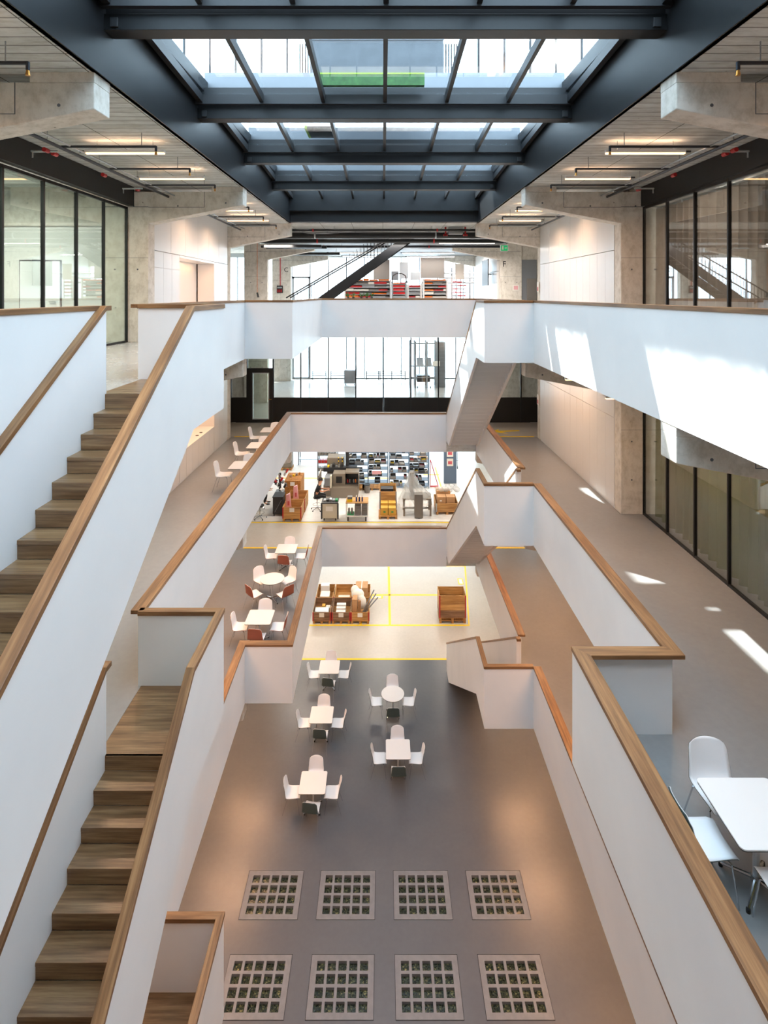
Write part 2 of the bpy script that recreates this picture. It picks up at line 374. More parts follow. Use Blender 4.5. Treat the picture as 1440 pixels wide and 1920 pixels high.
# ------------------------------------------------------------------ skylight: black steel edge beams and cross beams
zc = C0 + 3.42
def sky_beam(y):
    r = sroot('roof_beam', (0, y, zc))
    MB().box(-3.60, 3.67, y, y + 0.27, zc, zc + 0.21).build('flange_box', 'black', r, True, 0.006)
    MB().box(-3.60, 3.67, y + 0.05, y + 0.22, zc + 0.21, zc + 0.62).build('web_plate', 'black', r, True)
    for x in (-3.46, 3.53): MB().box(x - 0.05, x + 0.05, y - 0.03, y, zc + 0.03, zc + 0.15).build('end_plate', 'dark', r, True, 0.005)
for k in range(-1, 6):
    sky_beam(-0.05 + 3.62 * k if k < 0 else -0.05 + 3.62 * k)
for x0, x1 in ((-3.68, -3.60), (3.67, 3.75)):
    struct(MB().box(x0, x1, -6, 21.87, ZR, ZR + 1.30).build('roof_beam', 'black'))
for y0, y1, z1 in ((21.65, 21.87, 0.75), (-6.0, -5.8, 1.3)):
    struct(MB().box(-3.68, 3.75, y0, y1, ZR + 0.02, ZR + z1).build('roof_beam', 'black'))
struct(MB().box(-3.60, 3.67, 21.40, 21.65, ZR + 0.42, ZR + 1.2).build('roof_beam', 'black'))
zg = C0 + 4.0
GX = [0.04 + 1.18 * k for k in range(-3, 4)]
n = 0
struct(MB().box(-3.60, 3.67, -6.0, 0.10, zg + 0.05, zg + 0.2).build('ceiling', 'white'))
for k in range(0, 6):
    y0 = 0.22 + 3.62 * k - 0.05; y1 = y0 + 3.35
    n += 1; r = sroot('window_%d' % n, (0, y0, zg))
    za, zb = zg + 0.03, zg - 0.16
    for i, x in enumerate(GX):
        w = 0.035 if 0 < i < 6 else 0.05
        m = MB(); m.prism([(y0, za - 0.16), (y1, zb - 0.16), (y1, zb), (y0, za)], x - w, x + w, 'x'); m.build('glazing_bar', 'black', r, True)
    m = MB(); m.box(-3.60, 3.67, y1 - 0.09, y1, zb - 0.18, zb); m.box(-3.60, 3.67, y0, y0 + 0.06, za - 0.18, za); m.build('curb', 'dark', r, True)
    for i in range(6):
        m = MB(); m.prism([(y0, za), (y1, zb), (y1, zb + 0.02), (y0, za + 0.02)], GX[i] + 0.03, GX[i + 1] - 0.03, 'x'); m.build('pane', 'skyglass', r, True)
m = MB(); m.box(-3.68, -3.48, -3.8, 21.8, ZR + 1.15, ZR + 1.40); m.box(3.56, 3.75, -3.8, 21.8, ZR + 1.15, ZR + 1.40); struct(m.build('trim_1', 'black'))
# translucent glazed upstand of each roof window, seen as the grey strip above each cross beam
for k in range(0, 6):
    y = 3.62 * k + 0.30 + 3.1
    o = MB().box(-3.55, 3.62, y + 0.45, y + 0.49, zg + 0.02, zg + 0.42).build('roof_upstand', 'steel_grey')
    tag(o, ['grey glazed upstand on the roof over the first bay', 'grey upstand on the roof above the second black cross beam', 'grey upstand on the roof above the third black cross beam',
            'grey upstand on the roof above the fourth black cross beam', 'grey upstand on the roof above the fifth black cross beam', 'grey upstand on the roof over the end wall beam'][k], 'roof upstand')
# things standing on the roof, seen through the glass
t = thing('ventilation_unit', 'large grey ventilation unit on the roof seen through the middle roof glass', 'ventilation unit', (0, 11.7, C0 + 4.2))
MB().box(-1.50, 1.27, 11.7, 12.6, C0 + 4.2, C0 + 6.9).build('casing', 'unit_grey', t, True, 0.02)
MB().box(-1.52, 1.29, 11.67, 11.7, C0 + 5.35, C0 + 5.40).build('casing_band', 'galv', t, True)
t = thing('roof_vent_cowl', 'low grey vent cowl on the roof seen through the second row of roof glass', 'vent cowl', (0, 15.4, C0 + 4.1))
MB().box(-0.97, 1.03, 15.4, 16.0, C0 + 4.1, C0 + 4.5).build('cowl_body', 'unit_grey', t, True, 0.02); MB().box(-1.02, 1.08, 15.35, 16.05, C0 + 4.5, C0 + 4.62).build('cowl_cap', 'galv', t, True, 0.01)
for nm_, x0, x1, y1, teeth in (('A', -3.98, -1.2, 23.0, True), ('B', -9.2, -4.90, 19.5, False)):  # unseen strips added high above the glass to shape the sun patches
    t = thing('sun_blocker', 'unseen added sun canopy over the roof glass, ' + ('toothed strip' if teeth else 'plain strip'), 'blocker', (x0, 4, C0 + 12))
    m = MB(); m.box(x0, x1, 4.0, y1, C0 + 12, C0 + 12.08)
    if not teeth: m.box(x0, -5.6, y1, 23.5, C0 + 12, C0 + 12.08)
    m.build('blocker_deck', 'alu', t, True)
    if teeth:
        m = MB(); rnd = random.Random(4); y = 4.0  # irregular teeth added to fray the sun patch edge
        while y < y1: m.box(x0 - rnd.uniform(0.0, 0.12), x0, y, y + 0.05, C0 + 12, C0 + 12.05); y += 0.13
        m.box(x0 - 0.38, x0 - 0.32, 4.0, 13.5, C0 + 12, C0 + 12.05)  # strip added to cast a dark band across the sun patch
        m.build('blocker_teeth', 'alu', t, True)
    for y in (4.5, 12, y1 - 0.5): MB().tube((x0 + 0.3 if teeth else x0 + 0.3, y, ZR + 0.45), (x0 + 0.3, y, C0 + 12), 0.03, 6).build('blocker_mast', 'steel_grey', t, True) if not teeth else None
for sx in (-1, 1):
    t = thing('louvre_screen', 'vertical bar screen flanking the grey roof ventilation unit, %s side' % ('open stair' if sx < 0 else 'curtained glass'), 'louvre screen', (sx * 1.45 - 0.1, 12.2, C0 + 4.1))
    m = MB()
    for i in range(6): m.box(-0.1 + sx * (1.42 + i * 0.06) - 0.012, -0.1 + sx * (1.42 + i * 0.06) + 0.012, 12.2, 12.25, C0 + 4.1, C0 + 5.5)
    m.build('slat_panel', 'dark', t, True); MB().box(-0.1 + sx * 1.40, -0.1 + sx * 1.75, 12.25, 12.29, C0 + 4.6, C0 + 4.64).build('rail', 'dark', t, True)
for sx in (-1, 1):
    t = thing('roof_railing', 'thin steel railing on the roof beyond the roof glass, %s side' % ('open stair' if sx < 0 else 'curtained glass'), 'railing', (sx * 3.9, 13.4, C0 + 4.2))
    for i in range(6): MB().tube((sx * (2.3 + i * 0.62), 13.4, C0 + 4.2), (sx * (2.3 + i * 0.62), 13.4, C0 + 7.5), 0.03, 6).build('post', 'dark', t, True)
    MB().tube((sx * 2.2, 13.4, C0 + 5.05), (sx * 5.5, 13.4, C0 + 5.05), 0.035, 6).build('top_rail', 'dark', t, True)
t = thing('roof_light_blind', 'dark green roll with a lime edge lying on the glass before the ventilation unit', 'blind', (-0.2, 10.3, C0 + 3.9)); MB().box(-1.19, 0.77, 10.30, 10.42, C0 + 3.88, C0 + 4.08).build('blind_roll', 'leaf', t, True); MB().box(-1.19, 0.77, 10.29, 10.42, C0 + 4.08, C0 + 4.105).build('edge_strip', 'lime', t, True)
t = thing('roof_light_blind', 'dark folded flap with a lime edge on the second roof window', 'blind', (-1.5, 13.4, C0 + 3.9)); MB().box(-1.80, -1.24, 13.2, 14.0, C0 + 3.94, C0 + 4.0).build('blind_flap', 'dark', t, True); MB().box(-1.86, -1.80, 13.2, 14.0, C0 + 3.94, C0 + 4.01).build('edge_strip', 'lime', t, True)
# unseen added canopy overhead, casting the upper edge of the sun patches
# ------------------------------------------------------------------ balustrades
RH = 1.10
def balustrade(label, pts, lv, group=None, wide=0.18, loc=None):
    z = F[lv] + RH
    t = thing('balustrade', label, 'balustrade', loc or (pts[0][0], pts[0][1], F[lv]), 0, group)
    MB().sweep([(x, y, z - 0.055) for x, y in pts], 0.0, 0.07, RH - 0.055 + 0.435).build('parapet_panel', 'white', t, True)
    for a, b in zip(pts, pts[1:]): pass
    segs = MB().sweep([(x, y, z) for x, y in pts], 0.012, wide, 0.056)
    # grain follows each run
    o = segs.build('handrail', ['oak_y', 'oak_x'], t, True, 0.004)
    for p in o.data.polygons:
        pass
    grain(o, pts); return t
def grain(o, pts):
    """faces of runs along x take the x grain"""
    k = 0
    for i in range(len(pts) - 1):
        dx, dy = abs(pts[i + 1][0] - pts[i][0]), abs(pts[i + 1][1] - pts[i][1])
        for j in range(4): o.data.polygons[4 * i + j].material_index = 1 if dx > dy else 0
LN = {3: 'top', 2: 'second highest', 1: 'lowest'}
for lv in (3, 2, 1):
    if lv in (3, 1): path = [(3.66 if lv == 3 else 2.49, 21.85), (-2.39, 21.85), (-2.36, 14.53), (-3.60, 14.53), (-3.52, 8.17)]
    else: path = [(2.49, 21.85), (-3.62, 21.85), (-3.52, 8.17)]
    txt = {3: 'white top gallery balustrade across the far end, stepping back beside the open stairs',
           2: 'white middle gallery balustrade across the far end and along the pale chairs',
           1: 'white lowest gallery balustrade around the three tables with terracotta chairs'}[lv]
    balustrade(txt, path, lv)
    if lv in (3, 1): path = [(3.70, -0.4), (3.70, 13.68)]
    else: path = [(2.49, -0.4), (2.49, 7.33), (3.70, 7.33), (3.70, 13.68)]
    txt = {3: 'long straight white top gallery balustrade with sun patches, before the curtained glass',
           2: 'white balustrade of the middle gallery stepping inwards beside the single white table',
           1: 'straight white balustrade of the lowest gallery on the curtained glass side'}[lv]
    balustrade(txt, path, lv)
    balustrade({3: 'white balustrade of the top gallery along the upper stair opening by the glass room', 2: 'white balustrade of the middle gallery behind the upper stair',
                1: 'white balustrade of the lowest gallery behind the lower stair'}[lv], [(-3.52, 7.03), (-3.52, -0.4)], lv)
    p = [(3.64, 14.95), (3.64, 21.85)]
    balustrade({3: 'short white balustrade of the top gallery behind the far stair landing', 2: 'white middle gallery balustrade beside the far stair, near the yellow arrow',
                1: 'oak-railed white lowest gallery balustrade beside the bottom flight to the ground floor'}[lv], p, lv)
    balustrade({3: 'white balustrade of the top gallery at the end below the viewer', 2: 'white balustrade of the middle gallery at the end below the viewer', 1: 'white balustrade of the lowest gallery at the end below the viewer'}[lv],
               [(-3.4, -0.4), (2.4 if lv == 2 else 3.6, -0.4)] if lv == 3 else [(-2.3, -0.4), (2.4 if lv == 2 else 3.6, -0.4)], lv)
# ------------------------------------------------------------------ stairs
RI, GO = 4.49 / 25, 0.2776; SL = RI / GO
def stair(label, side, lv):
    z = F[lv]; d = -1 if side < 0 else 1
    ya = 6.92 if side < 0 else 14.88; yb = 8.23 if side < 0 else 13.68
    xo = -2.35 if side < 0 else 2.49; xi = -3.45 if side < 0 else 3.56
    t = thing('staircase', label, 'staircase', (xo, ya, z - 4.49))
    xin = xo + d * 0 + (-0.07 if side < 0 else 0.07)            # inner face of the outer wall
    L = 25 * GO; ye = ya + d * L
    end = lambda dz: [0]
    # outer wall: across the landing end, along the landing, down the flight
    xw = -3.585 if side < 0 else 3.70
    if side < 0: P = [(xw, yb, z + RH), (xo, yb, z + RH), (xo, ya, z + RH), (xo, ye, z + RH - 4.49)]
    else: P = [(xw, yb, z + RH), (xo, yb, z + RH), (xo, ya, z + RH), (xo, ye, z + RH - 4.49)]
    th = RH + 0.435
    zfl = z - 4.49
    sgn = 1
    if side > 0: A, B = 0.0, 0.07
    else: A, B = 0.0, 0.07
    if side < 0: pts = P     # travel +x then -y : the atrium is on the left
    else: pts = P            # travel -x then +y : the atrium is on the left
    yk = ya + d * (4.49 - 0.435) / SL
    dep = [th - 0.055, th - 0.055, th - 0.055, th - 0.055, RH - 0.055]
    P5 = pts[:3] + [(xo, yk, z + RH - (4.49 - 0.435)), pts[3]]
    MB().sweep([(a, b, c - 0.055) for a, b, c in P5], A, B, dep).build('outer_wall', 'white', t, True)
    o = MB().sweep(pts, 0.015, 0.095, 0.062).build('handrail', ['oak_y', 'oak_x', 'oak_down' if side < 0 else 'oak_away'], t, True, 0.004); grain(o, [(p[0], p[1]) for p in pts])
    for j in range(4): o.data.polygons[8 + j].material_index = 2
    # inner string wall with its own rail
    if side < 0: x0, x1 = -3.52, xi
    else: x0, x1 = xi, 3.64
    xc_ = (x0 + x1) / 2; ys = ya - d * 0.03
    m = MB()
    pol = [(ys, z + RH - 0.06), (ya + d * 0.02, z + RH - 0.06), (ye, z + RH - 0.06 - 4.49), (ye, zfl), (yk, zfl), (ya, z - 0.435), (ys, z - 0.435)]
    m.prism(pol, x0, x1, 'x').build('string_wall', 'white', t, True)
    hp = [(xc_, ys - d * 0.10, z + RH), (xc_, ya, z + RH), (xc_, ye, z + RH - 4.49)]
    MB().sweep(hp, 0.055, 0.055, 0.062).build('string_rail', 'oak_down' if side < 0 else 'oak_away', t, True, 0.004)
    # landing
    a, b = sorted((xin, xi if side < 0 else xi))
    if side < 0: a = -3.54
    else: b = 3.72
    y0, y1 = sorted((ya - d * 0.0, yb - (0.07 if side < 0 else -0.07)))
    m = MB(); m.box(a, b, y0, y1, z - 0.04, z + 0.003); m.build('landing_boards', 'tread', t, True)
    MB().box(a, b, y0, y1, z - 0.42, z - 0.04).build('landing_slab', 'white', t, True)
    sa, sb = sorted((xin, xi))
    for i in range(25):
        yn = ya + d * GO * i; zt = z - RI * i
        m = MB()
        if i == 0:
            m.box(sa, sb, *sorted((yn - d * 0.03, yn + d * 0.004)), zt - RI + 0.002, zt + 0.003)
        else:
            # tread i with the riser that drops from its nosing
            yp = yn - d * GO
            m.box(sa, sb, *sorted((yp, yn + d * 0.004)), zt - 0.045, zt); m.box(sa, sb, *sorted((yn - d * 0.03, yn)), zt - RI + 0.002, zt - 0.045)
        m.build('step', 'tread', t, True, 0.003)
    # stepped plaster soffit
    pol = []
    for i in range(0, 25):
        yn = ya + d * GO * i; zt = z - RI * i
        pol += [(yn, zt - 0.19 - RI * 0.3), (yn, zt - 0.19 - RI * 1.3)] if i else [(yn - d * 0.0, zt - 0.30), (yn, zt - 0.19 - RI * 1.3)]
    zmin = zfl + 0.01
    low = [(y, max(zmin, v)) for y, v in pol]
    up = []
    for i in range(24, 0, -1):
        yn = ya + d * GO * i; zt = z - RI * i
        up += [(yn - d * 0.031, zt - 0.05), (yn - d * GO - d * 0.031, zt - 0.05)]
    m = MB()
    for i in range(0, 24):
        yn = ya + d * GO * i - d * 0.035; yq = yn + d * GO; zt = z - RI * (i + 1)
        zb = max(zmin, zt - 0.24)
        if zt - 0.05 > zb:
            m.box(sa, sb, *sorted((yn, yq)), zb, zt - 0.048)
            if side > 0: m.box(sa, sb - 0.12, yn - 0.016, yn + 0.01, zb, zb + 0.03)
    m.build('soffit', 'white', t, True)
    return t
stair('upper oak staircase descending beside the glass room from the top gallery, between white walls', -1, 3)
stair('oak staircase in the middle below the upper one, starting at a deep oak landing', -1, 2)
stair('lowest oak staircase of the open stair side, only its landing and end wall showing', -1, 1)
stair('far staircase from the top gallery, seen from its white stepped underside', 1, 3)
stair('far staircase under the middle gallery, a white triangle of its underside showing', 1, 2)
stair('bottom white staircase reaching the ground floor behind the single round table', 1, 1)
# ------------------------------------------------------------------ glass walls of the side rooms, bay in front of the second frame
wcount = 7
def glass_wall(side, lv):
    global wcount
    wcount += 1
    X = -6.69 if side < 0 else 6.81; s = side; z0 = F[lv]; z1 = z0 + 3.53; ys = [14.53 - 1.19 * i for i in range(13)]
    r = sroot('window_%d' % wcount, (X, 7, z0))
    MB().box(X - 0.03, X + 0.03, ys[-1], 14.53, z1 - 0.06, z1).build('head_frame', 'black', r, True)
    MB().box(X - 0.03, X + 0.03, ys[-1], 14.53, z0, z0 + 0.05).build('sill_frame', 'black', r, True)
    MB().box(X - 0.06 * s - 0.02, X - 0.06 * s + 0.14, ys[-1], 14.54, z1 + 0.02, CEIL[lv] - 0.01).build('fascia', 'black_panel', r, True)
    for i, y in enumerate(ys):
        MB().box(X - 0.035, X + 0.035, y - 0.022, y + 0.022, z0, z1).build('mullion', 'black', r, True)
        if i < 12: MB().box(X - 0.006, X + 0.006, ys[i + 1] + 0.022, y - 0.022, z0 + 0.05, z1 - 0.06).build('pane', 'glass' if side < 0 else 'dkglass', r, True)
for lv in (3, 2):
    for s in (-1, 1): glass_wall(s, lv)
for lv in (0, 1):
    wall_piece(-6.8, -6.69, YN, 14.53, F[lv], CEIL[lv], 'white'); wall_piece(6.81, 6.92, YN, 14.53, F[lv], CEIL[lv], 'white')
    wall_piece(-6.2, -6.1, 14.95, 22.0, F[lv], CEIL[lv], 'white'); wall_piece(6.2, 6.3, 14.95, 22.0, F[lv], CEIL[lv], 'white')
# the rooms behind the glass: white partition with a door, concrete beyond
for lv in (3, 2):
    z = F[lv]
    wall_piece(-12.9, -7.36, 14.7, 14.85, z, z + 3.05, 'white_lac', 'wall_partition'); wall_piece(-12.9, -7.36, 14.6, 14.94, z + 3.05, CEIL[lv], 'concrete', 'wall_partition')
    wall_piece(7.36, 12.9, 14.7, 14.85, z, CEIL[lv], 'white_lac', 'wall_partition')
    for x0, x1 in ((-9.55, -8.50),):
        r = sroot('door_%d' % (4 if lv == 3 else 5), (x0, 14.66, z))
        MB().box(x0, x1, 14.66, 14.70, z, z + 2.12).build('leaf', 'white_gloss', r, True, 0.004)
        MB().box(x0 - 0.03, x1 + 0.03, 14.68, 14.70, z, z + 2.16).build('door_frame', 'dark', r, True)
        MB().tube((x1 - 0.12, 14.62, z + 1.05), (x1 - 0.26, 14.62, z + 1.05), 0.012).tube((x1 - 0.12, 14.66, z + 1.05), (x1 - 0.12, 14.61, z + 1.05), 0.012).build('door_handle', 'chrome', r, True)
# curtains: folded cloth hanging behind the glass of the right-hand rooms
def curtain(lv, y0, y1, m, label, x=7.12):
    z0, z1 = F[lv] + 0.008, F[lv] + 3.45; v = MB(); n = int((y1 - y0) / 0.022); rnd = random.Random(lv * 10 + int(y0))
    ph = 0; pts = []
    for i in range(n + 1):
        y = y0 + (y1 - y0) * i / n; ph += 0.022 * 2 * PI / (0.27 + 0.08 * math.sin(y * 2.3) + 0.05 * rnd.random())
        pts.append((x + 0.10 * math.sin(ph) + 0.02 * math.sin(ph * 0.37), y))
    for zz in (z0, z1):
        for (a, b) in pts: v.v.append((a if zz == z0 else x + (a - x) * 0.7, b, zz))
    for i in range(n): v.face([i, i + 1, n + 2 + i, n + 1 + i])
    t = thing('curtain', label, 'curtain', (x, y0, z0)); v.build('curtain_cloth', m, t, True, smooth=True)
    MB().box(x - 0.03, x + 0.03, y0, y1, z1, z1 + 0.05).build('curtain_rail', 'alu', t, True)
curtain(3, 0.4, 13.2, 'curtain_taupe', 'long taupe sheer curtain behind the top gallery glass, in even folds'); curtain(3, 13.25, 14.45, 'curtain_taupe', 'narrow end length of taupe curtain against the concrete column of the top gallery')
curtain(2, 0.4, 13.2, 'curtain_green', 'olive green curtain in deep folds behind the middle gallery glass'); curtain(2, 13.25, 14.45, 'curtain_green', 'narrow end length of olive curtain against the concrete column of the middle gallery')
# ------------------------------------------------------------------ cupboard walls between second and third frame
def cupboard(x, s, y0, y1, z0, z1, n, label, parent_name='tall_cupboard', knob=None, group=None, split=None):
    t = thing(parent_name, label, 'cupboard', (x + s * 0.3, (y0 + y1) / 2, z0), 0, group)
    MB().box(x + s * 0.02, x + s * 0.6, y0, y1, z0, z1).build('carcass', 'white_lac', t, True)
    w = (y1 - y0) / n
    for i in range(n):
        a, b = y0 + w * i + 0.005, y0 + w * (i + 1) - 0.005
        pl = 0.003 if parent_name == 'upper_cupboard' else 0.06
        zz = [(z0 + pl, z1 - 0.004)] if not split else [(z0 + pl, split - 0.004), (split + 0.004, z1 - 0.004)]
        for za, zb in zz:
            d = MB().box(x, x + s * 0.02, a, b, za, zb).build('cupboard_door', 'white_lac', t, True, 0.002)
            if knob and za < z0 + 0.1:
                for dz in (0, 0.09): MB().tube((x, b - 0.06, z0 + knob + dz), (x - s * 0.015, b - 0.06, z0 + knob + dz), 0.012, 8).build('lock', 'steel_grey', d, False)
    return t
for lv in (3, 2):
    z = F[lv]; g = 'top' if lv == 3 else 'middle'
    cupboard(6.2, 1, 14.95, 21.98, z, z + 2.43, 12, 'long row of white cupboard doors on the %s gallery%s' % (g, ' beyond the curtained glass' if lv == 3 else ', with small round locks'), knob=0.95 if lv == 2 else None)
    cupboard(6.2, 1, 14.95, 21.98, z + 2.44, CEIL[lv] - 0.02, 6, 'white upper panels over the twelve cupboard doors of the %s gallery' % g, 'upper_cupboard')
    cupboard(-6.13, -1, 14.95, 16.80, z, z + 2.43, 3, 'white cupboard next to the concrete column, before the %s gallery niche' % g, split=z + 1.98)
    cupboard(-6.13, -1, 20.25, 21.98, z, z + 2.43, 3, 'white cupboard at the far end of the %s gallery kitchen niche' % g, split=z + 1.98)
    cupboard(-6.13, -1, 14.95, 21.98, z + 2.44, CEIL[lv] - 0.02, 6, 'white upper panels over the kitchen niche of the %s gallery' % g, 'upper_cupboard')
    cupboard(-6.13, -1, 16.82, 20.23, z, z + 0.92, 6, 'white base cupboards under the counter of the %s gallery niche' % g, 'base_cupboard')
    t = thing('worktop', 'white worktop in the niche of the %s gallery with dark sockets' % g, 'worktop', (-6.6, 18.5, z + 0.92))
    MB().box(-6.76, -6.12, 16.82, 20.23, z + 0.92, z + 0.955).build('top', 'white_lac', t, True, 0.003)
    for y in (17.1, 18.9, 19.3): MB().tube((-6.3, y, z + 0.955), (-6.3, y, z + 0.965), 0.055, 12).build('cable_outlet', 'rubber', t, True)
    struct(MB().box(-6.85, -6.77, 16.81, 20.24, z, z + 2.43).build('wall_niche', 'white_lac')); struct(MB().box(-6.77, -6.13, 16.81, 20.24, z + 2.36, z + 2.43).build('ceiling', 'white_lac'))
    MB_ = MB().tube((-6.12, 16.72, z + 1.4), (-6.05, 16.72, z + 1.4), 0.02)
    area('niche_light', (-6.5, 18.5, z + 2.33), 0.1, 2.6, 9, WARM)
    wall_piece(-12.9, -6.9, 21.9, 22.4, z, CEIL[lv]); wall_piece(6.9, 12.9, 21.9, 22.4, z, CEIL[lv])
for lv in (3,):
    z = F[lv]
    wall_piece(7.36, 12.9, 29.6, 29.8, z, CEIL[lv], 'concrete'); wall_piece(-12.9, -8.6, 30.0, 30.2, z, CEIL[lv], 'concrete')
    r = sroot('door_6', (7.5, 29.55, z))
    MB().box(7.36, 8.15, 29.54, 29.6, z, z + 3.1).build('door_frame', 'steel_grey', r, True); MB().box(7.62, 8.12, 29.50, 29.54, z, z + 2.1).build('leaf', 'bin_grey', r, True)
    MB().tube((7.7, 29.46, z + 1.05), (7.82, 29.46, z + 1.05), 0.012).build('door_handle', 'chrome', r, True)
    cupboard(6.12, 1, 29.95, 36.9, z, z + 2.5, 9, 'silvery white cupboard wall beyond the column lettered F', split=z + 1.9)
    cupboard(6.12, 1, 29.95, 36.9, z + 2.52, CEIL[lv] - 0.3, 4, 'silvery upper panels beyond the column lettered F', 'upper_cupboard')
wall_piece(-13, -6.9, 29.6, 29.8, F[2], CEIL[2]); wall_piece(6.9, 13, 29.6, 29.8, F[2], CEIL[2])
# lettering C and F on the concrete, D on the far glass
o = text('F', 0.42, (6.42, 29.49, C0 + 1.62), (PI / 2, 0, 0), 'ink', name='wall_letter'); tag(o, 'black letter F on the concrete column near the green exit sign', 'letter')
o = text('C', 0.42, (-6.42, 36.99, C0 + 1.66), (PI / 2, 0, 0), 'ink', name='wall_letter'); tag(o, 'black letter C on the grey concrete column by the far windows', 'letter')
o = text('D', 0.42, (-5.95, 37.95, C0 + 1.70), (PI / 2, 0, 0), 'steel_grey', name='wall_letter'); tag(o, 'faint grey letter D on the window next to the letter C', 'letter')
# ------------------------------------------------------------------ far window walls
for lv in range(4):
    wcount += 1; z = F[lv]; r = sroot('window_%d' % wcount, (0, 38, z)); zt = z + (3.78 if lv == 3 else 3.7)
    MB().box(XL, XR, 37.95, 38.12, zt, CEIL[lv]).build('head_frame', 'alu', r, True); MB().box(XL, XR, 37.97, 38.08, z, z + 0.06).build('sill_frame', 'dark', r, True)
    xs = [0.0 + 1.24 * i - 12.4 for i in range(21)]
    for i, x in enumerate(xs):
        MB().box(x - 0.03, x + 0.03, 37.95, 38.07, z, zt).build('mullion', 'steel_grey', r, True)
        if i < 20: MB().box(x + 0.03, x + 1.21, 38.0, 38.02, z + 0.06, zt).build('pane', 'neutral', r, True)
for lv, k in ((3, 2), (2, 3)):
    z = F[lv]; r = sroot('door_%d' % k, (-6.1, 37.9, z))
    m = MB(); m.box(-6.17, -6.03, 37.86, 37.95, z, z + 2.5); m.box(-5.07, -4.93, 37.86, 37.95, z, z + 2.5); m.box(-6.17, -4.93, 37.86, 37.95, z + 2.36, z + 2.5); m.box(-6.1, -5.0, 37.86, 37.95, z, z + 0.14)
    m.build('door_frame', 'steel_grey', r, True); MB().tube((-5.0, 37.80, z + 1.0), (-5.0, 37.80, z + 1.3), 0.015).build('door_handle', 'dark', r, True)
# outside: pale ground and a long low building
struct(MB().box(-60, 60, 38.4, 110, -0.4, -0.02).build('ground', 'floor_pale'))
t = thing('factory_building', 'pale long building outside the far windows with a band of small dark windows', 'building', (0, 80, 0))
MB().box(-45, 45, 80, 90, 0, 13.2).build('wall', 'facade', t, True)
for i in range(26): MB().box(-40 + i * 3.1, -38.4 + i * 3.1, 79.9, 80, 10.4, 11.4).build('window', 'steel_grey', t, True)
# ------------------------------------------------------------------ black and glass partition on the middle level
Y = 25.0; z = F[2]; wcount += 1; r = sroot('window_%d' % wcount, (0, Y, z))
xs = [-8.2, -6.82, -6.10, -4.92, -3.69, -2.455, -1.22, 0.02, 1.255, 2.49, 3.73, 4.96, 6.2, 7.3]
for i in range(len(xs) - 1):
    a, b = xs[i], xs[i + 1]
    MB().box(b - 0.025, b + 0.025, Y, Y + 0.08, z, CEIL[2]).build('mullion', 'black', r, True)
    if i == 2: continue
    MB().box(a + 0.027, b - 0.027, Y + 0.01, Y + 0.07, z + 0.02, z + 1.12).build('solid_panel', 'black_panel', r, True)
    MB().box(a + 0.025, b - 0.025, Y + 0.035, Y + 0.05, z + 1.12, CEIL[2] - 0.05).build('pane', 'neutral', r, True)
r = sroot('door_1', (-5.5, Y, z)); m = MB()
m.box(-6.07, -5.85, Y - 0.03, Y + 0.06, z, z + 2.44); m.box(-5.10, -4.94, Y - 0.03, Y + 0.06, z, z + 2.44); m.box(-5.85, -5.10, Y - 0.03, Y + 0.06, z + 2.24, z + 2.44); m.box(-5.85, -5.10, Y - 0.03, Y + 0.06, z, z + 0.15)
m.build('door_frame', 'black', r, True)
m = MB(); m.box(-5.85, -5.81, Y - 0.04, Y, z + 0.15, z + 2.24); m.box(-5.14, -5.10, Y - 0.04, Y, z + 0.15, z + 2.24); m.box(-5.81, -5.14, Y - 0.04, Y, z + 2.20, z + 2.24); m.box(-5.81, -5.14, Y - 0.04, Y, z + 0.15, z + 0.19); m.build('glass_edging', 'alu', r, True)
MB().box(-5.81, -5.14, Y, Y + 0.012, z + 0.19, z + 2.20).build('pane', 'glass', r, True)
MB().box(-6.05, -4.95, Y + 0.02, Y + 0.035, z + 2.46, CEIL[2] - 0.05).build('transom_pane', 'glass', r, True)
MB().tube((-5.0, Y - 0.08, z + 1.05), (-5.12, Y - 0.08, z + 1.05), 0.014).tube((-5.0, Y - 0.08, z + 1.05), (-5.0, Y, z + 1.05), 0.014).build('door_handle', 'brass', r, True)
struct(MB().box(-13, -8.2, Y, Y + 0.1, z, CEIL[2]).build('wall_partition', 'concrete')); struct(MB().box(7.3, 13, Y, Y + 0.1, z, CEIL[2]).build('wall_partition', 'concrete'))
struct(MB().box(-6.6, 6.6, 24.98, 25.09, z, z + 0.02).build('baseboard_far', 'black'))
# ------------------------------------------------------------------ yellow floor lines (flat tape)
def line(x0, x1, y0, y1, z): return struct(MB().box(x0 - (0.015 if x1 - x0 < 0.2 else 0), x1 + (0.015 if x1 - x0 < 0.2 else 0), y0 - (0.02 if y1 - y0 < 0.2 else 0), y1 + (0.02 if y1 - y0 < 0.2 else 0), z, z + 0.003).build('floor_marking', 'yellow'))
for lv in (0, 1, 2):
    e = 0.004 if lv else 0
    line(-6.0, 3.6 if lv == 0 else 6.1, 22.47, 22.53, F[lv] + e)
    if lv == 1: line(-9.0, 3.7, 24.98, 25.05, F[1] + e); struct(MB().box(-9.0, 3.7, 25.06, 25.10, F[1] + e, F[1] + 0.012).build('trim_2', 'steel_grey'))
line(-3.75, 3.86, 24.78, 24.84, 0); line(0.27, 0.35, 24.84, 30.3, 0); line(-1.05, 4.1, 27.28, 27.35, 0); line(0.27, 4.45, 30.2, 30.3, 0); line(-1.02, -0.96, 24.84, 27.3, 0)
struct(MB().prism([(3.80, 24.78), (3.86, 24.78), (4.50, 30.3), (4.42, 30.3)], 0, 0.003).build('floor_marking', 'yellow'))
struct(MB().prism([(-3.75, 24.78), (-3.66, 24.78), (-4.0, 27.4), (-4.1, 27.4)], 0, 0.003).build('floor_marking', 'yellow'))
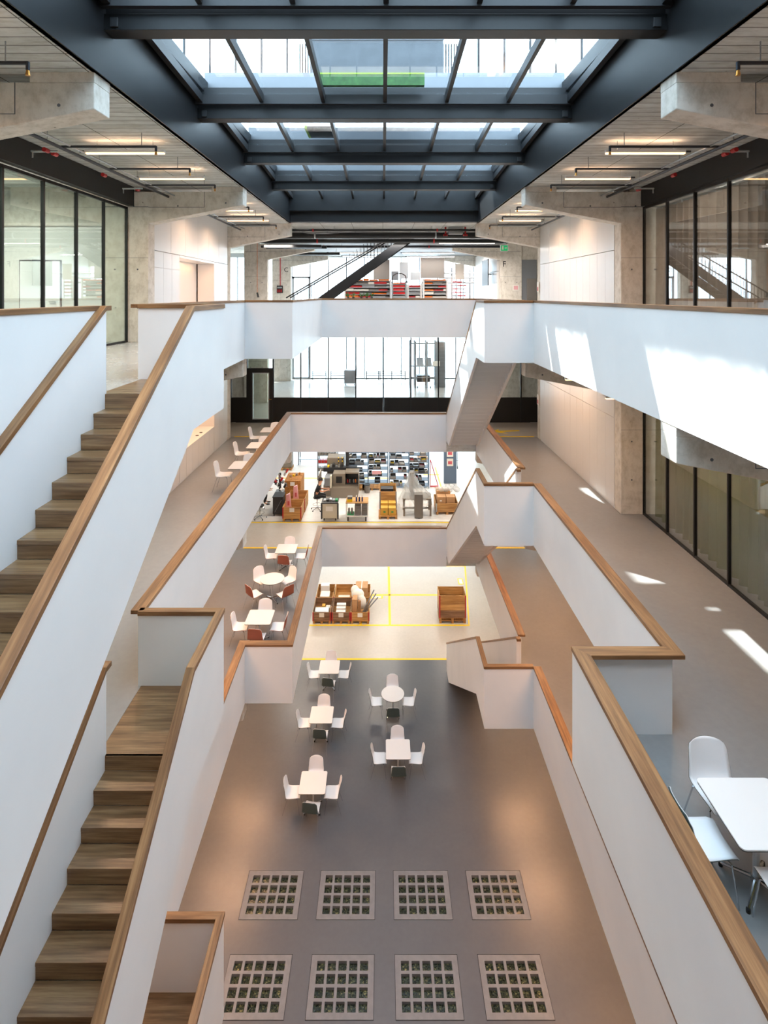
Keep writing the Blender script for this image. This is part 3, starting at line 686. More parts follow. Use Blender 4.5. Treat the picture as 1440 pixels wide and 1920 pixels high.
struct(MB().box(3.85, 4.12, 28.3, 28.9, 0.003, 0.006).build('floor_marking', 'yellow')); struct(MB().box(3.90, 4.07, 28.38, 28.82, 0.006, 0.008).build('floor_marking', 'paper'))
struct(MB().box(-0.6, 0.0, 27.0, 27.22, 0.001, 0.004).build('floor_marking', 'yellow')); struct(MB().box(-0.52, -0.08, 27.04, 27.18, 0.004, 0.006).build('floor_marking', 'paper'))
line(-9, 2.0, 31.0, 31.1, F[1] + 0.008); line(3.06, 3.12, 29.0, 33, F[1] + 0.008); line(2.3, 3.2, 31.6, 31.7, F[1] + 0.008)
zz = F[2] + 0.004
struct(MB().prism([(4.45, 23.35), (4.95, 23.75), (4.85, 23.45), (5.75, 23.6), (5.75, 23.42), (4.95, 23.28), (5.15, 22.98)], zz, zz + 0.003).build('floor_marking', 'yellow'))
# ------------------------------------------------------------------ linear lamps
def lamp(loc, label, grp, length=1.46, m='warm_lamp', watts=None, col=WARM, h=0.05, drop=0.22):
    t = thing('linear_lamp', label, 'ceiling lamp', loc, PI if loc[0] > 4.7 else 0, grp); L = length / 2
    MB().box(-L, L, -0.035, 0.035, 0, h).build('lamp_housing', 'white_gloss', t)
    for q in (-L * 0.7, L * 0.7): MB().tube((q, 0, h), (q, 0, drop), 0.006, 5).build('suspension_cable', 'galv', t)
    MB().box(-L + 0.01, L - 0.01, -0.03, 0.03, -0.022, 0).build('diffuser', m, t)
    MB().tube((-L - 0.10, 0, h * 0.5), (-L, 0, h * 0.5), 0.02, 6).build('connector', 'pipe', t)
    wt = LAMP_W if watts is None else watts
    area('lamp_light', (0, 0, -0.04), length, 0.06, wt * 0.82, col, parent=t, spread=160)
    area('lamp_uplight', (0, 0, h + 0.012), length * 0.9, 0.05, wt * 0.06, col, (PI, 0, 0), t)
    return t
BAYS = [0.9, 3.1, 5.4, 10.2, 12.46, 17.15, 19.5]
ordn = {0.9: 'first', 3.1: 'second', 5.4: 'third', 10.2: 'fourth', 12.46: 'fifth', 17.15: 'sixth', 19.5: 'seventh'}
for lv in range(4):
    for s in (-1, 1):
        for y in (BAYS if lv else BAYS[3:]):
            x = -4.72 if s < 0 else 4.80
            wh = {3: 'top', 2: 'middle', 1: 'lowest', 0: 'ground floor'}[lv]
            lamp((x, y, CEIL[lv] - 0.22), 'warm glowing linear lamp, %s along the %s ceiling, %s side' % (ordn[y], wh, 'glass room' if s < 0 else 'curtained'), 'warm lamps under the %s ceiling' % wh, watts=LAMP_W * (0.25 if y < 6 and lv < 3 else 1.0) * (1.45, 1.1, 0.78, 0.8)[lv], col=(1.0, 0.53, 0.27) if lv < 2 else (1.0, 0.62, 0.38))
for i, (x, y, l) in enumerate([(-2.4, 25.2, 2.8), (1.2, 25.4, 3.0), (3.9, 25.9, 2.6), (-3.2, 27.6, 3.2), (0.9, 27.9, 3.0), (4.4, 28.0, 2.4), (-1.6, 31.8, 3.0), (2.6, 32.0, 3.0), (-1.0, 34.6, 3.0), (3.0, 35.0, 3.0)]):
    lamp((x, y, CEIL[3] - 0.42), 'long white strip lamp under the grey slat ceiling, ' + ['first row above the steel stair', 'first row, middle', 'first row by the exit sign', 'second row on the letter C side', 'second row, middle', 'second row by the letter F', 'third row above the wide rack', 'third row above the grey board', 'last row on the letter C side', 'last row by the pipework'][i], 'strip lamps over the far hall', l, 'cool_lamp', 80, (1, 0.93, 0.86), 0.05, 0.18)
for lv, ys in ((0, (24.5, 27.5, 30.5)), (1, (25.5, 28.5, 31.5)), (2, (27.5, 32.5))):
    for y in ys:
        for x in (-3.6, 0, 3.6):
            o = area('hall_fill', (x, y, CEIL[lv] - 0.45), 1.8, 0.12, {0: 36, 1: 44, 2: 40}[lv], (1, 0.9, 0.78))
for x in (-5.0, 5.0):
    for y in (26.0, 33.0): area('hall_fill', (x, y, CEIL[3] - 0.45), 1.4, 0.1, 75, (1, 0.9, 0.8))  # added to brighten the far columns where no lamps hang
for lv in (3, 2):
    for y in (3, 8, 12.5):
        area('room_fill', (-9.2, y, CEIL[lv] - 0.3), 1.4, 0.2, 110, (1, 0.93, 0.85)); area('room_fill', (9.4, y, CEIL[lv] - 0.3), 1.4, 0.2, 60, (1, 0.9, 0.8)); area('room_fill', (7.9, y, CEIL[lv] - 0.3), 0.2, 1.4, 22, (1, 0.9, 0.8))  # added fills without fixtures; those by the curtains replace window daylight
# ------------------------------------------------------------------ pipes under the top ceiling
for s in (-1, 1):
    X = -5.6 if s < 0 else 5.85; z = C0 + 2.56; sd = 'glass room' if s < 0 else 'curtained'
    t = thing('sprinkler_pipe', 'dark sprinkler main along the top gallery ceiling on the %s side with red couplings' % sd, 'pipe', (X, 7, z))
    MB().tube((X, -5, z), (X, 21.9, z), 0.032, 8).build('main_pipe', 'pipe', t, True); MB().tube((X - s * 0.16, -5, z + 0.03), (X - s * 0.16, 21.9, z + 0.03), 0.018, 6).build('side_pipe', 'galv', t, True)
    for y in (2.6, 4.4, 6.2, 9.7, 11.4, 13.1, 16.4, 18.4, 20.6):
        xe = s * 3.95
        m = MB(); m.tube((X, y, z + 0.02), (xe, y, z + 0.02), 0.022, 8); m.tube((xe, y, z + 0.03), (xe, y, z - 0.06), 0.022, 8); m.build('branch_pipe', 'pipe', t, True)
        MB().tube((xe, y, z - 0.06), (xe, y, z - 0.12), 0.016, 8, 0.026).build('nozzle', 'brass', t, True)
        MB().tube((xe + s * 0.25, y, z + 0.02), (xe + s * 0.25, y, z + 0.26), 0.008, 5).build('hanger', 'galv', t, True); MB().tube((X, y - 0.4, z), (X, y - 0.4, z + 0.26), 0.008, 5).build('hanger', 'galv', t, True)
    for y in (9.6, 9.85, 11.6, 13.2, 16.6): MB().tube((X + s * 0.22, y - 0.03, z - 0.06), (X + s * 0.22, y + 0.09, z - 0.06), 0.04, 10).build('coupling', 'red', t, True)
    for y in (9.7, 13.1): MB().tube((X + s * 0.05, y, z - 0.06), (X + s * 0.52, y, z - 0.06), 0.02, 8).tube((X + s * 0.5, y, z - 0.06), (X + s * 0.5, y, z - 0.17), 0.014, 8).build('side_branch', 'galv', t, True)
for x, y, z, r, lab, m in ((0, 22.9, C0 + 2.66, 0.05, 'thin black pipe crossing right behind the end wall beam', 'black'), (0, 23.6, C0 + 2.52, 0.13, 'thick black duct crossing the far hall under the ceiling', 'black'),
                           (0, 24.4, C0 + 2.36, 0.09, 'slimmer black duct crossing behind the thick one', 'black'), (0, 27.0, C0 + 2.34, 0.06, 'dark pipe crossing the hall below the strip lamps', 'pipe')):
    t = thing('ceiling_duct', lab.replace('right behind', 'just behind'), 'duct', (x, y, z)); MB().tube((-5.9, y, z), (5.9, y, z), r, 14).build('duct_tube', m, t, True, smooth=True)
    for q in (-4, -2, 0, 2, 4): MB().tube((q, y, z), (q, y, CEIL[3]), 0.01, 5).build('hanger', 'galv', t, True)
    for q in (-2.9, 2.2): MB().tube((q, y, z), (q + 0.06, y, z), r + 0.012, 14).build('coupling', 'red' if r < 0.12 else 'galv', t, True)
for i, (x0, x1, y, lab) in enumerate(((-5.6, -2.9, 26.2, 'black ventilation strip under the corbel, closest to the atrium'), (-5.6, -2.7, 26.7, 'second black ventilation strip under the corbel'), (-5.0, -2.4, 30.9, 'black ventilation strip deeper in the hall'))):
    t = thing('vent_box', lab.replace('closest to', 'towards'), 'vent', (x0, y, C0 + 2.22)); MB().box(x0, x1, y, y + 0.22, C0 + 2.22, C0 + 2.36).build('box_body', 'black', t, True)
    for q in (x0 + 0.2, x1 - 0.2): MB().tube((q, y + 0.1, C0 + 2.36), (q, y + 0.1, CEIL[3]), 0.01, 5).build('hanger', 'galv', t, True)
t = thing('air_handling_box', 'grey metal air box with red clamps hanging under the far ceiling', 'air unit', (3.0, 23.2, C0 + 2.6))
MB().box(2.72, 3.32, 23.05, 23.4, C0 + 2.52, C0 + 2.815).build('box_body', 'galv', t, True, 0.01)
for x in (2.6, 3.42): MB().box(x - 0.03, x + 0.03, 23.1, 23.2, C0 + 2.45, C0 + 2.815).box(x - 0.09, x + 0.09, 23.1, 23.2, C0 + 2.45, C0 + 2.52).build('clamp', 'red', t, True)
m = MB()
for k in range(58):
    y = 24.8 + k * 0.213
    if 29.2 < y < 30.0 or y > 36.9: continue
    m.box(-5.95, 6.0, y, y + 0.13, CEIL[3] - 0.24, CEIL[3] - 0.20)
struct(m.build('ceiling', 'steel_grey'))
m = MB()
for k in range(50): m.box(-5.95, 6.0, 25.4 + k * 0.24, 25.55 + k * 0.24, CEIL[2] - 0.2, CEIL[2] - 0.16)
struct(m.build('ceiling', 'steel_grey'))
for lv in (2,):
    for x in (-3.2, 0.2, 3.4):
        t = thing('hanging_rod', 'thin rod with hook hanging from the middle hall ceiling, %s' % {-3.2: 'on the door side', 0.2: 'at the centre', 3.4: 'near the far stair'}[x], 'rod', (x, 24.6, CEIL[lv] - 0.4)); MB().tube((x, 24.6, CEIL[lv]), (x, 24.6, CEIL[lv] - 0.32), 0.012, 6).tube((x, 24.6, CEIL[lv] - 0.32), (x + 0.12, 24.6, CEIL[lv] - 0.40), 0.012, 6).build('rod_body', 'galv', t, True)
t = thing('sprinkler_branch', 'dark pipe end with brass nozzle above the glass door of the middle level', 'pipe', (-5.2, 24.0, CEIL[2] - 0.16))
MB().tube((-6.0, 24.0, CEIL[2] - 0.12), (-4.25, 24.0, CEIL[2] - 0.12), 0.028, 8).build('branch_pipe', 'black', t, True); MB().tube((-4.25, 24.0, CEIL[2] - 0.12), (-4.25, 24.0, CEIL[2] - 0.22), 0.018, 8).build('nozzle', 'brass', t, True); MB().tube((-5.2, 24.0, CEIL[2] - 0.12), (-5.2, 24.0, CEIL[2]), 0.008, 5).build('hanger', 'galv', t, True)
# exit sign, wall control box, pull cords, poster
t = thing('exit_sign', 'green emergency exit sign with white running figure under the corbel beam', 'sign', (5.02, 23.0, C0 + 1.93))
MB().box(4.84, 5.16, 22.97, 23.03, C0 + 1.80, C0 + 2.06).build('housing', 'white_gloss', t, True, 0.004)
MB().box(4.86, 5.14, 22.962, 22.97, C0 + 1.82, C0 + 2.04).build('sign_face', 'sign_green', t, True)
m = MB(); m.box(4.90, 4.97, 22.955, 22.962, C0 + 1.86, C0 + 2.01); m.box(5.01, 5.06, 22.955, 22.962, C0 + 1.92, C0 + 1.95); m.prism([(5.06, C0 + 1.89), (5.06, C0 + 1.98), (5.11, C0 + 1.935)], 22.955, 22.962, 'y'); m.build('pictogram', 'paper', t, True)
MB().tube((5.0, 23.0, C0 + 2.06), (5.0, 23.0, C0 + 2.8), 0.012, 6).build('hanger', 'galv', t, True)
t = thing('control_box', 'dark wall control box with red buttons below a red cable, beside the letter C', 'control box', (-6.8, 36.9, C0 + 0.2))
MB().box(-7.02, -6.64, 36.86, 36.98, C0 + 0.13, C0 + 0.62).build('case', 'ink', t, True, 0.01); MB().box(-6.98, -6.68, 36.84, 36.86, C0 + 0.44, C0 + 0.54).build('display', 'galv', t, True)
for x in (-6.94, -6.83, -6.72): MB().box(x - 0.035, x + 0.035, 36.84, 36.86, C0 + 0.18, C0 + 0.36).build('button', 'red', t, True)
MB().tube((-6.80, 36.9, C0 + 0.62), (-6.80, 36.9, C0 + 2.8), 0.03, 6).build('cable', 'red', t, True)
t = thing('pull_cord', 'thin orange hanging cord with a dark handle in front of the far concrete column', 'cord', (-6.55, 29.3, C0 + 0.1))
MB().tube((-6.62, 29.35, C0 + 0.05), (-6.62, 29.35, C0 + 2.8), 0.012, 6).build('cord', 'orange', t, True); MB().tube((-6.62, 29.35, C0 + 0.12), (-6.55, 29.3, C0 - 0.12), 0.05, 8).build('handle', 'dark', t, True)
t = thing('wall_notice', 'small white notice with pink print on the column below the letter F', 'notice', (7.03, 29.48, C0 + 0.25)); MB().box(6.86, 7.20, 29.475, 29.495, C0 + 0.22, C0 + 0.54).build('sheet', 'paper', t, True); MB().box(6.92, 7.14, 29.472, 29.475, C0 + 0.28, C0 + 0.48).build('print', 'pinkfilm', t, True)
for lv in (3, 2):
    t = thing('wall_notice', 'narrow white notice with red print on the %s column edge beside the cupboards' % ('top' if lv == 3 else 'middle'), 'notice', (6.18, 22.2, F[lv] + 1.5)); MB().box(6.17, 6.19, 22.08, 22.32, F[lv] + 1.35, F[lv] + 1.75).build('sheet', 'paper', t, True); MB().box(6.165, 6.17, 22.14, 22.26, F[lv] + 1.4, F[lv] + 1.55).build('print', 'pink', t, True)
t = thing('smoke_detector', 'small round white detector on the board-marked ceiling near the warm lamps', 'detector', (-4.0, 11.7, CEIL[3] - 0.05)); MB().tube((-4.0, 12.0, CEIL[3]), (-4.0, 12.0, CEIL[3] - 0.05), 0.06, 14, 0.045).build('detector_body', 'white_gloss', t, True)
# ------------------------------------------------------------------ black steel stair up to the roof
Y = 25.6
t = thing('steel_staircase', 'black steel stair rising across the far hall to the roof with thin upright balusters', 'staircase', (-4.1, Y, F[3]))
def up(x): return F[3] + (x + 4.35) * 0.715
x0, x1 = -4.35, 1.72
for yy in (Y, Y + 1.15):
    MB().prism([(x0, F[3]), (x0 + 0.55, F[3]), (x1 + 0.45, up(x1)), (x1, up(x1) + 0.12), (x0, F[3] + 0.12)], yy, yy + 0.03, 'y').build('stringer', 'black', t, True)
for i in range(24):
    x = x0 + 0.30 + i * 0.252; zt = up(x) - 0.02
    if zt > CEIL[3] - 0.1: break
    MB().box(x - 0.14, x + 0.14, Y + 0.03, Y + 1.15, zt - 0.04, zt).build('tread', 'black', t, True)
for yy in (Y + 0.01, Y + 1.16):
    hx = [x0 - 0.5, 0.7]
    MB().tube((x0 - 0.1, yy, up(x0) + 1.10), (0.62, yy, min(up(0.62) + 1.10, CEIL[3] - 0.02)), 0.032, 8).build('handrail', 'black', t, True)
    m = MB()
    for i in range(36):
        x = x0 + 0.1 + i * 0.16; zb = up(x) + 0.05
        if zb > CEIL[3] - 0.2: break
        m.tube((x, yy, zb), (x, yy, min(up(x) + 1.10, CEIL[3] - 0.02)), 0.013, 4)
    m.build('baluster_panel', 'black', t, True)
# ------------------------------------------------------------------ glass brick panels in the ground floor
def brick_panel(x0, x1, y0, y1, label):
    t = thing('glass_brick_panel', label, 'floor light', ((x0 + x1) / 2, (y0 + y1) / 2, 0), 0, 'glass brick panels in the ground floor')
    g = 0.012; a0, a1, b0, b1 = x0 + g, x1 - g, y0 + g, y1 - g
    pw, cw = 0.236, 0.178; mx = (x1 - x0 - 4 * pw - cw) / 2; my = (y1 - y0 - 3 * pw - cw) / 2
    cx = [x0 + mx + pw * i for i in range(5)]; cyy = [y0 + my + pw * j for j in range(4)]
    m = MB(); z0 = -0.16; zt = 0.004
    yy = b0
    for j in range(4):
        m.box(a0, a1, yy, cyy[j], z0, zt); xx = a0
        for i in range(5): m.box(xx, cx[i], cyy[j], cyy[j] + cw, z0, zt); xx = cx[i] + cw
        m.box(xx, a1, cyy[j], cyy[j] + cw, z0, zt); yy = cyy[j] + cw
    m.box(a0, a1, yy, b1, z0, zt); m.build('concrete_grid', 'conc_floor', t, True)
    m = MB(); m.box(x0, x1, y0, y0 + g, z0, -0.01); m.box(x0, x1, y1 - g, y1, z0, -0.01); m.box(x0, x0 + g, y0, y1, z0, -0.01); m.box(x1 - g, x1, y0, y1, z0, -0.01); m.build('joint', 'dark', t, True)
    for j in range(4):
        for i in range(5):
            m = MB(); m.box(cx[i] + 0.001, cx[i] + cw - 0.001, cyy[j] + 0.001, cyy[j] + cw - 0.001, z0, -0.055)
            m.build('glass_block', 'glassbrick', t, True)
nm = ['at the wooden stair end', 'second from the wooden stair end', 'second from the curtained glass end', 'at the curtained glass end']
for j, (y0, y1) in enumerate(PY):
    for i, (x0, x1) in enumerate(PX):
        brick_panel(x0, x1, y0, y1, 'concrete panel of twenty glass bricks, %s row, %s' % ('row towards the tables' if j == 0 else 'front', nm[i]) if j else 'concrete panel of twenty glass bricks, row by the tables, ' + nm[i])
# ------------------------------------------------------------------ tables
def star(m, z0=0.0, r=0.30, ang=PI / 4):
    for k in range(4):
        a = ang + k * PI / 2; p = (math.cos(a) * r, math.sin(a) * r, z0 + 0.03)
        m.tube((0, 0, z0 + 0.10), p, 0.020, 8, 0.013)
def make_table(kind):
    t = thing('cafe_table', 'x', 'table', (0, 0, 0))
    if kind == 'square':
        h = 0.375; r = 0.045; pts = []
        for cx_, cy_, a0 in ((h - r, h - r, 0), (-h + r, h - r, 90), (-h + r, -h + r, 180), (h - r, -h + r, 270)):
            for k in range(5): a = math.radians(a0 + k * 22.5); pts.append((cx_ + r * math.cos(a), cy_ + r * math.sin(a)))
    else:
        pts = [(0.40 * math.cos(2 * PI * k / 48), 0.40 * math.sin(2 * PI * k / 48)) for k in range(48)]
    MB().prism(pts, 0.728, 0.740).build('tabletop', 'white_lac', t)
    MB().prism([(x * 0.995, y * 0.995) for x, y in pts], 0.716, 0.728).build('edge_core', 'ink', t)
    MB().tube((0, 0, 0.10), (0, 0, 0.70), 0.028, 14).build('column', 'alu', t, smooth=False)
    m = MB(); m.tube((0, 0, 0.06), (0, 0, 0.13), 0.045, 14); star(m); m.build('star_base', 'chrome', t)
    for k in range(4):
        a = PI / 4 + k * PI / 2; x, y = math.cos(a) * 0.30, math.sin(a) * 0.30
        MB().tube((x, y, 0), (x, y, 0.035), 0.02, 10).build('foot_glide', 'rubber', t)
    MB().box(-0.2, 0.2, -0.03, 0.03, 0.698, 0.716).box(-0.03, 0.03, -0.2, 0.2, 0.698, 0.716).build('top_bracket', 'steel_grey', t)
    return t
# ------------------------------------------------------------------ shell chair, facing +y
PROF = [(0.225, 0.425), (0.205, 0.447), (0.15, 0.455), (0.05, 0.448), (-0.05, 0.443), (-0.13, 0.448), (-0.175, 0.472), (-0.200, 0.52), (-0.212, 0.59), (-0.225, 0.67), (-0.243, 0.75), (-0.262, 0.815), (-0.270, 0.845)]
WID = [0.185, 0.200, 0.210, 0.215, 0.220, 0.225, 0.228, 0.226, 0.218, 0.212, 0.205, 0.190, 0.150]
def shell(off0, off1):
    m = MB(); nu = 13; n = len(PROF); nor = []
    for i in range(n):
        a = PROF[max(0, i - 1)]; b = PROF[min(n - 1, i + 1)]; t = Vector((b[0] - a[0], b[1] - a[1])).normalized(); nor.append((t.y, -t.x))   # toward the front or top
    def grid(off):
        for i in range(n):
            for j in range(nu):
                u = -1 + 2 * j / (nu - 1); y, z = PROF[i]; w = WID[i]
                curl = 0.030 * abs(u) ** 2.4 * (1.0 if i > 6 else 0.45)          # sides wrap forward or up
                crown = -0.028 * u * u if i >= 11 else 0.0
                ny, nz = nor[i]
                m.v.append((w * u, y + ny * (curl + off), z + nz * (curl + off) + crown))
    grid(off0); grid(off1); N = n * nu
    for i in range(n - 1):
        for j in range(nu - 1):
            q = [i * nu + j, i * nu + j + 1, (i + 1) * nu + j + 1, (i + 1) * nu + j]; m.face(q); m.face([N + k for k in q[::-1]])
    rim = [j for j in range(nu)] + [i * nu + nu - 1 for i in range(1, n)] + [(n - 1) * nu + j for j in range(nu - 2, -1, -1)] + [i * nu for i in range(n - 2, 0, -1)]
    for k in range(len(rim)):
        a, b = rim[k], rim[(k + 1) % len(rim)]; m.face([a, b, N + b, N + a])
    return m
def make_chair(back):
    t = thing('shell_chair', 'x', 'chair', (0, 0, 0))
    shell(0.0, 0.006).build('seat_shell', 'white_gloss', t, smooth=True)
    shell(-0.008, -0.0005).build('back_cover', back, t, smooth=True)
    for sx in (-1, 1):
        MB().path([(sx * 0.13, 0.10, 0.432), (sx * 0.19, 0.16, 0.40), (sx * 0.215, 0.215, 0.0)], 0.0085, 7).build('leg', 'chrome', t)
        MB().path([(sx * 0.13, -0.08, 0.430), (sx * 0.20, -0.14, 0.40), (sx * 0.235, -0.265, 0.0)], 0.0085, 7).build('leg', 'chrome', t)
    MB().path([(-0.13, 0.10, 0.432), (-0.13, -0.08, 0.430)], 0.008, 6).path([(0.13, 0.10, 0.432), (0.13, -0.08, 0.430)], 0.008, 6).path([(-0.13, 0.0, 0.431), (0.13, 0.0, 0.431)], 0.008, 6).build('under_frame', 'chrome', t)
    return t
first = {}
def place(key, maker, loc, rz, label, group):
    if key not in first:
        o = maker(); first[key] = o; o.location = loc; o.rotation_euler = (0, 0, rz); o['label'] = label; o['group'] = group; return o
    return dup(first[key], loc, rz, label, group)
tb = lambda k: (lambda: make_table(k)); chb = lambda b: (lambda: make_chair(b))
def table_set(cx_, cy_, z, kind, tlabel, tgroup, chairs, back, cdesc, cgroup):
    place('t' + kind, tb(kind), (cx_, cy_, z), 0, tlabel, tgroup)
    for (dx, dy, rz, where) in chairs:
        place('c' + back, chb(back), (cx_ + dx, cy_ + dy, z), math.radians(rz), ('%s, %s' % (cdesc, where)).replace('seen from behind, near side', 'near side'), cgroup)
# chair at the far side faces the viewer (-y): rz 180; near side faces away: rz 0; stair side faces +x: rz -90; curtain side: rz 90
def four(tname, e=0.56, w=0.58, n=0.56, s=0.50, js=(0, 0)):
    return [(0.0, n, 180, 'far side of %s' % tname), (js[0], -s, js[1], 'seen from behind, near side of %s' % tname), (-w, 0.0, -90, 'stair side of %s' % tname), (e, 0.0, 90, 'curtained glass side of %s' % tname)]
G0 = 'square and round white tables on the ground floor'; GC = 'white chairs with grey-green backs on the ground floor'; CD = 'white shell chair with grey-green back'
table_set(-2.01, 20.93, F[0], 'square', 'white square table beside the yellow line on the ground floor', G0, four('table by the yellow line', js=(0.03, -8)), 'teal_back', CD, GC)
table_set(-2.04, 18.55, F[0], 'square', 'white square table between two others in the ground floor row of three', G0, four('middle table of the three', js=(0.03, -6)), 'teal_back', CD, GC)
table_set(-2.00, 15.97, F[0], 'square', 'white square table ending the row of three, towards the glass brick panels', G0, four('last table of the three', js=(0.02, -8)), 'teal_back', CD, GC)
table_set(0.345, 19.53, F[0], 'round', 'the one round white table on the ground floor', G0, four('ground floor round table', n=0.60, s=0.56), 'teal_back', CD, GC)
table_set(0.465, 17.14, F[0], 'square', 'white square table in front of the round one on the ground floor', G0, four('square table before the round one'), 'teal_back', CD, GC)
G1 = 'white tables on the lowest gallery'; GC1 = 'white chairs with terracotta backs on the lowest gallery'; CD1 = 'white shell chair with terracotta back'
table_set(-3.60, 20.83, F[1], 'square', 'white square table of the lowest gallery next to its yellow line', G1, four('gallery table by the yellow line', js=(0.03, -8)), 'terra_back', CD1, GC1)
dg_ = [(-0.45, 0.45, -135, 'far wall side of the gallery round table'), (0.45, 0.45, 135, 'far balustrade side of the gallery round table'), (-0.50, -0.45, -45, 'near wall side of the gallery round table'), (0.50, -0.45, 45, 'near balustrade side of the gallery round table')]
table_set(-3.70, 18.63, F[1], 'round', 'round white table of the lowest gallery between two square ones', G1, dg_, 'terra_back', CD1, GC1)
table_set(-3.62, 16.40, F[1], 'square', 'white square table of the lowest gallery tucked in the balustrade corner', G1, four('lowest gallery corner table', js=(0.03, -6)), 'terra_back', CD1, GC1)
G2 = 'white tables on the middle gallery by the cupboards'; GC2 = 'all-pale chairs on the middle gallery by the cupboards'
for cx_, cy_, nm_ in ((-4.08, 16.35, 'table facing the worktop niche start'), (-4.09, 18.5, 'second table along the middle balustrade'), (-4.10, 20.6, 'table towards the black glass partition')):
    table_set(cx_, cy_, F[2], 'square', {16.35: 'white square table half hidden by the middle balustrade, next to the lone front chair', 18.5: 'white square table half hidden by the middle balustrade, between its two neighbours', 20.6: 'white square table half hidden by the middle balustrade, towards the black partition'}[cy_], G2,
              [(-0.60, 0.0, -90, 'wall side of the ' + nm_), (0.0, 0.56, 180, 'far side of the ' + nm_)], 'white_lac', 'pale shell chair', GC2)
table_set(3.60, 5.38, F[2], 'square', 'white square table beside the stepped balustrade of the middle gallery', 'white table beside the stepped balustrade',
          [(-0.50, 0.02, -90, 'between the table and the stepped balustrade'), (-0.04, 0.52, 180, 'far side of the lone table by the stepped balustrade'), (0.04, -0.44, 6, 'near side of the lone table by the stepped balustrade')], 'teal_back', 'white shell chair', 'chairs around the table beside the stepped balustrade')
# ------------------------------------------------------------------ pallets, crates, boxes
def pallet(m, x0, x1, y0, y1, z):
    w = x1 - x0
    for k in range(3):
        cx_ = x0 + 0.06 + k * (w - 0.12) / 2
        m.box(cx_ - 0.05, cx_ + 0.05, y0, y1, z, z + 0.022)
        for q in range(3):
            yq = y0 + 0.07 + q * (y1 - y0 - 0.14) / 2; m.box(cx_ - 0.05, cx_ + 0.05, yq - 0.07, yq + 0.07, z + 0.022, z + 0.10)
    n = 6; d = (y1 - y0) / n
    for i in range(n): m.box(x0, x1, y0 + d * i + 0.006, y0 + d * (i + 1) - 0.006, z + 0.10, z + 0.122)
def crate(x0, x1, y0, y1, z, h, label, m='pine', brackets='red', layers=1, mats=None, group=None, notice=True, pal=True, front_open=False):
    t = thing('wooden_crate', label, 'crate', ((x0 + x1) / 2, (y0 + y1) / 2, z), 0, group)
    if pal:
        p = MB(); pallet(p, x0, x1, y0, y1, z); p.build('pallet_base', 'pallet', t, True)
    zb = z + (0.124 if pal else 0.0); th = 0.022; H = h - (0.124 if pal else 0.0); lh = H / layers
    for k in range(layers):
        a = zb + lh * k; b = a + lh - 0.004; w = MB(); mm = (mats[k] if mats else m)
        w.box(x0, x1, y0, y0 + th, a, b); w.box(x0, x1, y1 - th, y1, a, b); w.box(x0, x0 + th, y0 + th, y1 - th, a, b); w.box(x1 - th, x1, y0 + th, y1 - th, a, b)
        w.build('collar', mm, t, True, 0.003)
        if brackets:
            g = MB()
            for xx in (x0, x1):
                s_ = 1 if xx == x0 else -1
                g.box(xx - 0.004, xx + s_ * 0.05, y0 - 0.006, y0, a, b); g.box(xx - 0.006 * s_, xx, y0, y0 + 0.06, a, b); g.box(xx - 0.004, xx + s_ * 0.05, y1, y1 + 0.006, a, b)
            g.build('corner_bracket', brackets, t, True)
    MB().box(x0 + th, x1 - th, y0 + th, y1 - th, zb, zb + 0.02).build('bottom_board', 'pine', t, True)
    if notice:
        c = (x0 + x1) / 2; MB().box(c - 0.11, c + 0.11, y0 - 0.012, y0 - 0.008, z + h - 0.22, z + h - 0.04).build('paper_note', 'paper', t, True)
    return t
GX0 = 'crates with red corner brackets on the ground floor'
xs3 = [(-3.15, -2.33), (-2.29, -1.46), (-1.44, -0.61)]
what = ['holding grey machine parts', 'holding stacked white housings', 'holding cartons and steel bars']
what2 = ['with a tall white panel inside', 'nearly empty with one white sheet', 'with a large carton on top']
CR = {}
for i, (a, b) in enumerate(xs3):
    CR[i] = crate(a, b, 24.92, 26.12, 0, 0.52, 'wooden crate in the front row on the ground floor, ' + what[i], ['oldwood', 'oldwood', 'pine'][i], group=GX0)
    crate(a, b, 26.16, 27.36, 0, 0.52, 'wooden crate in the back row on the ground floor, ' + what2[i], 'pine', group=GX0, notice=False)
def put(name, label, cat, x0, x1, y0, y1, z0, z1, m, group=None, bev=0.004, extra=None):
    o = MB().box(x0, x1, y0, y1, z0, z1).build(name, m, bevel=bev); tag(o, label, cat, group); return o
put('white_housing', 'white perforated housing in the back crate with the tall panel', 'machine part', -2.98, -2.55, 26.4, 26.9, 0.15, 0.42, 'white_lac'); put('white_housing', 'upper white housing leaning in the back crate', 'machine part', -3.0, -2.6, 26.92, 27.2, 0.15, 0.66, 'white_lac')
put('white_sheet', 'flat white sheet lying in the nearly empty back crate', 'sheet', -2.15, -1.6, 26.4, 27.0, 0.145, 0.17, 'paper')
t = thing('carton', 'large brown carton with flaps in the back row crate', 'box', (-1.0, 26.7, 0.146)); MB().box(-1.30, -0.72, 26.35, 26.95, 0.146, 0.86).build('carton_body', 'cardboard', t, True, 0.004); MB().box(-1.03, -0.99, 26.33, 26.97, 0.50, 0.865).build('tape', 'paper', t, True)
for k in range(3): put('white_housing', ['lower', 'middle', 'upper'][k] + ' white housing in the middle front crate', 'machine part', -2.12, -1.70, 25.15 + k * 0.22, 25.33 + k * 0.22, 0.15, 0.40 + k * 0.04, 'white_lac', 'white housings in the middle front crate')
t = thing('machine_block', 'grey cast machine part in the end front crate', 'machine part', (-2.8, 25.3, 0.146)); MB().box(-3.08, -2.45, 25.05, 25.45, 0.146, 0.46).build('casting', 'galv', t, True, 0.02)
for k in range(4): MB().tube((-2.98 + k * 0.15, 25.0, 0.38), (-2.98 + k * 0.15, 25.05, 0.38), 0.04, 10).build('boss', 'steel_grey', t, True)
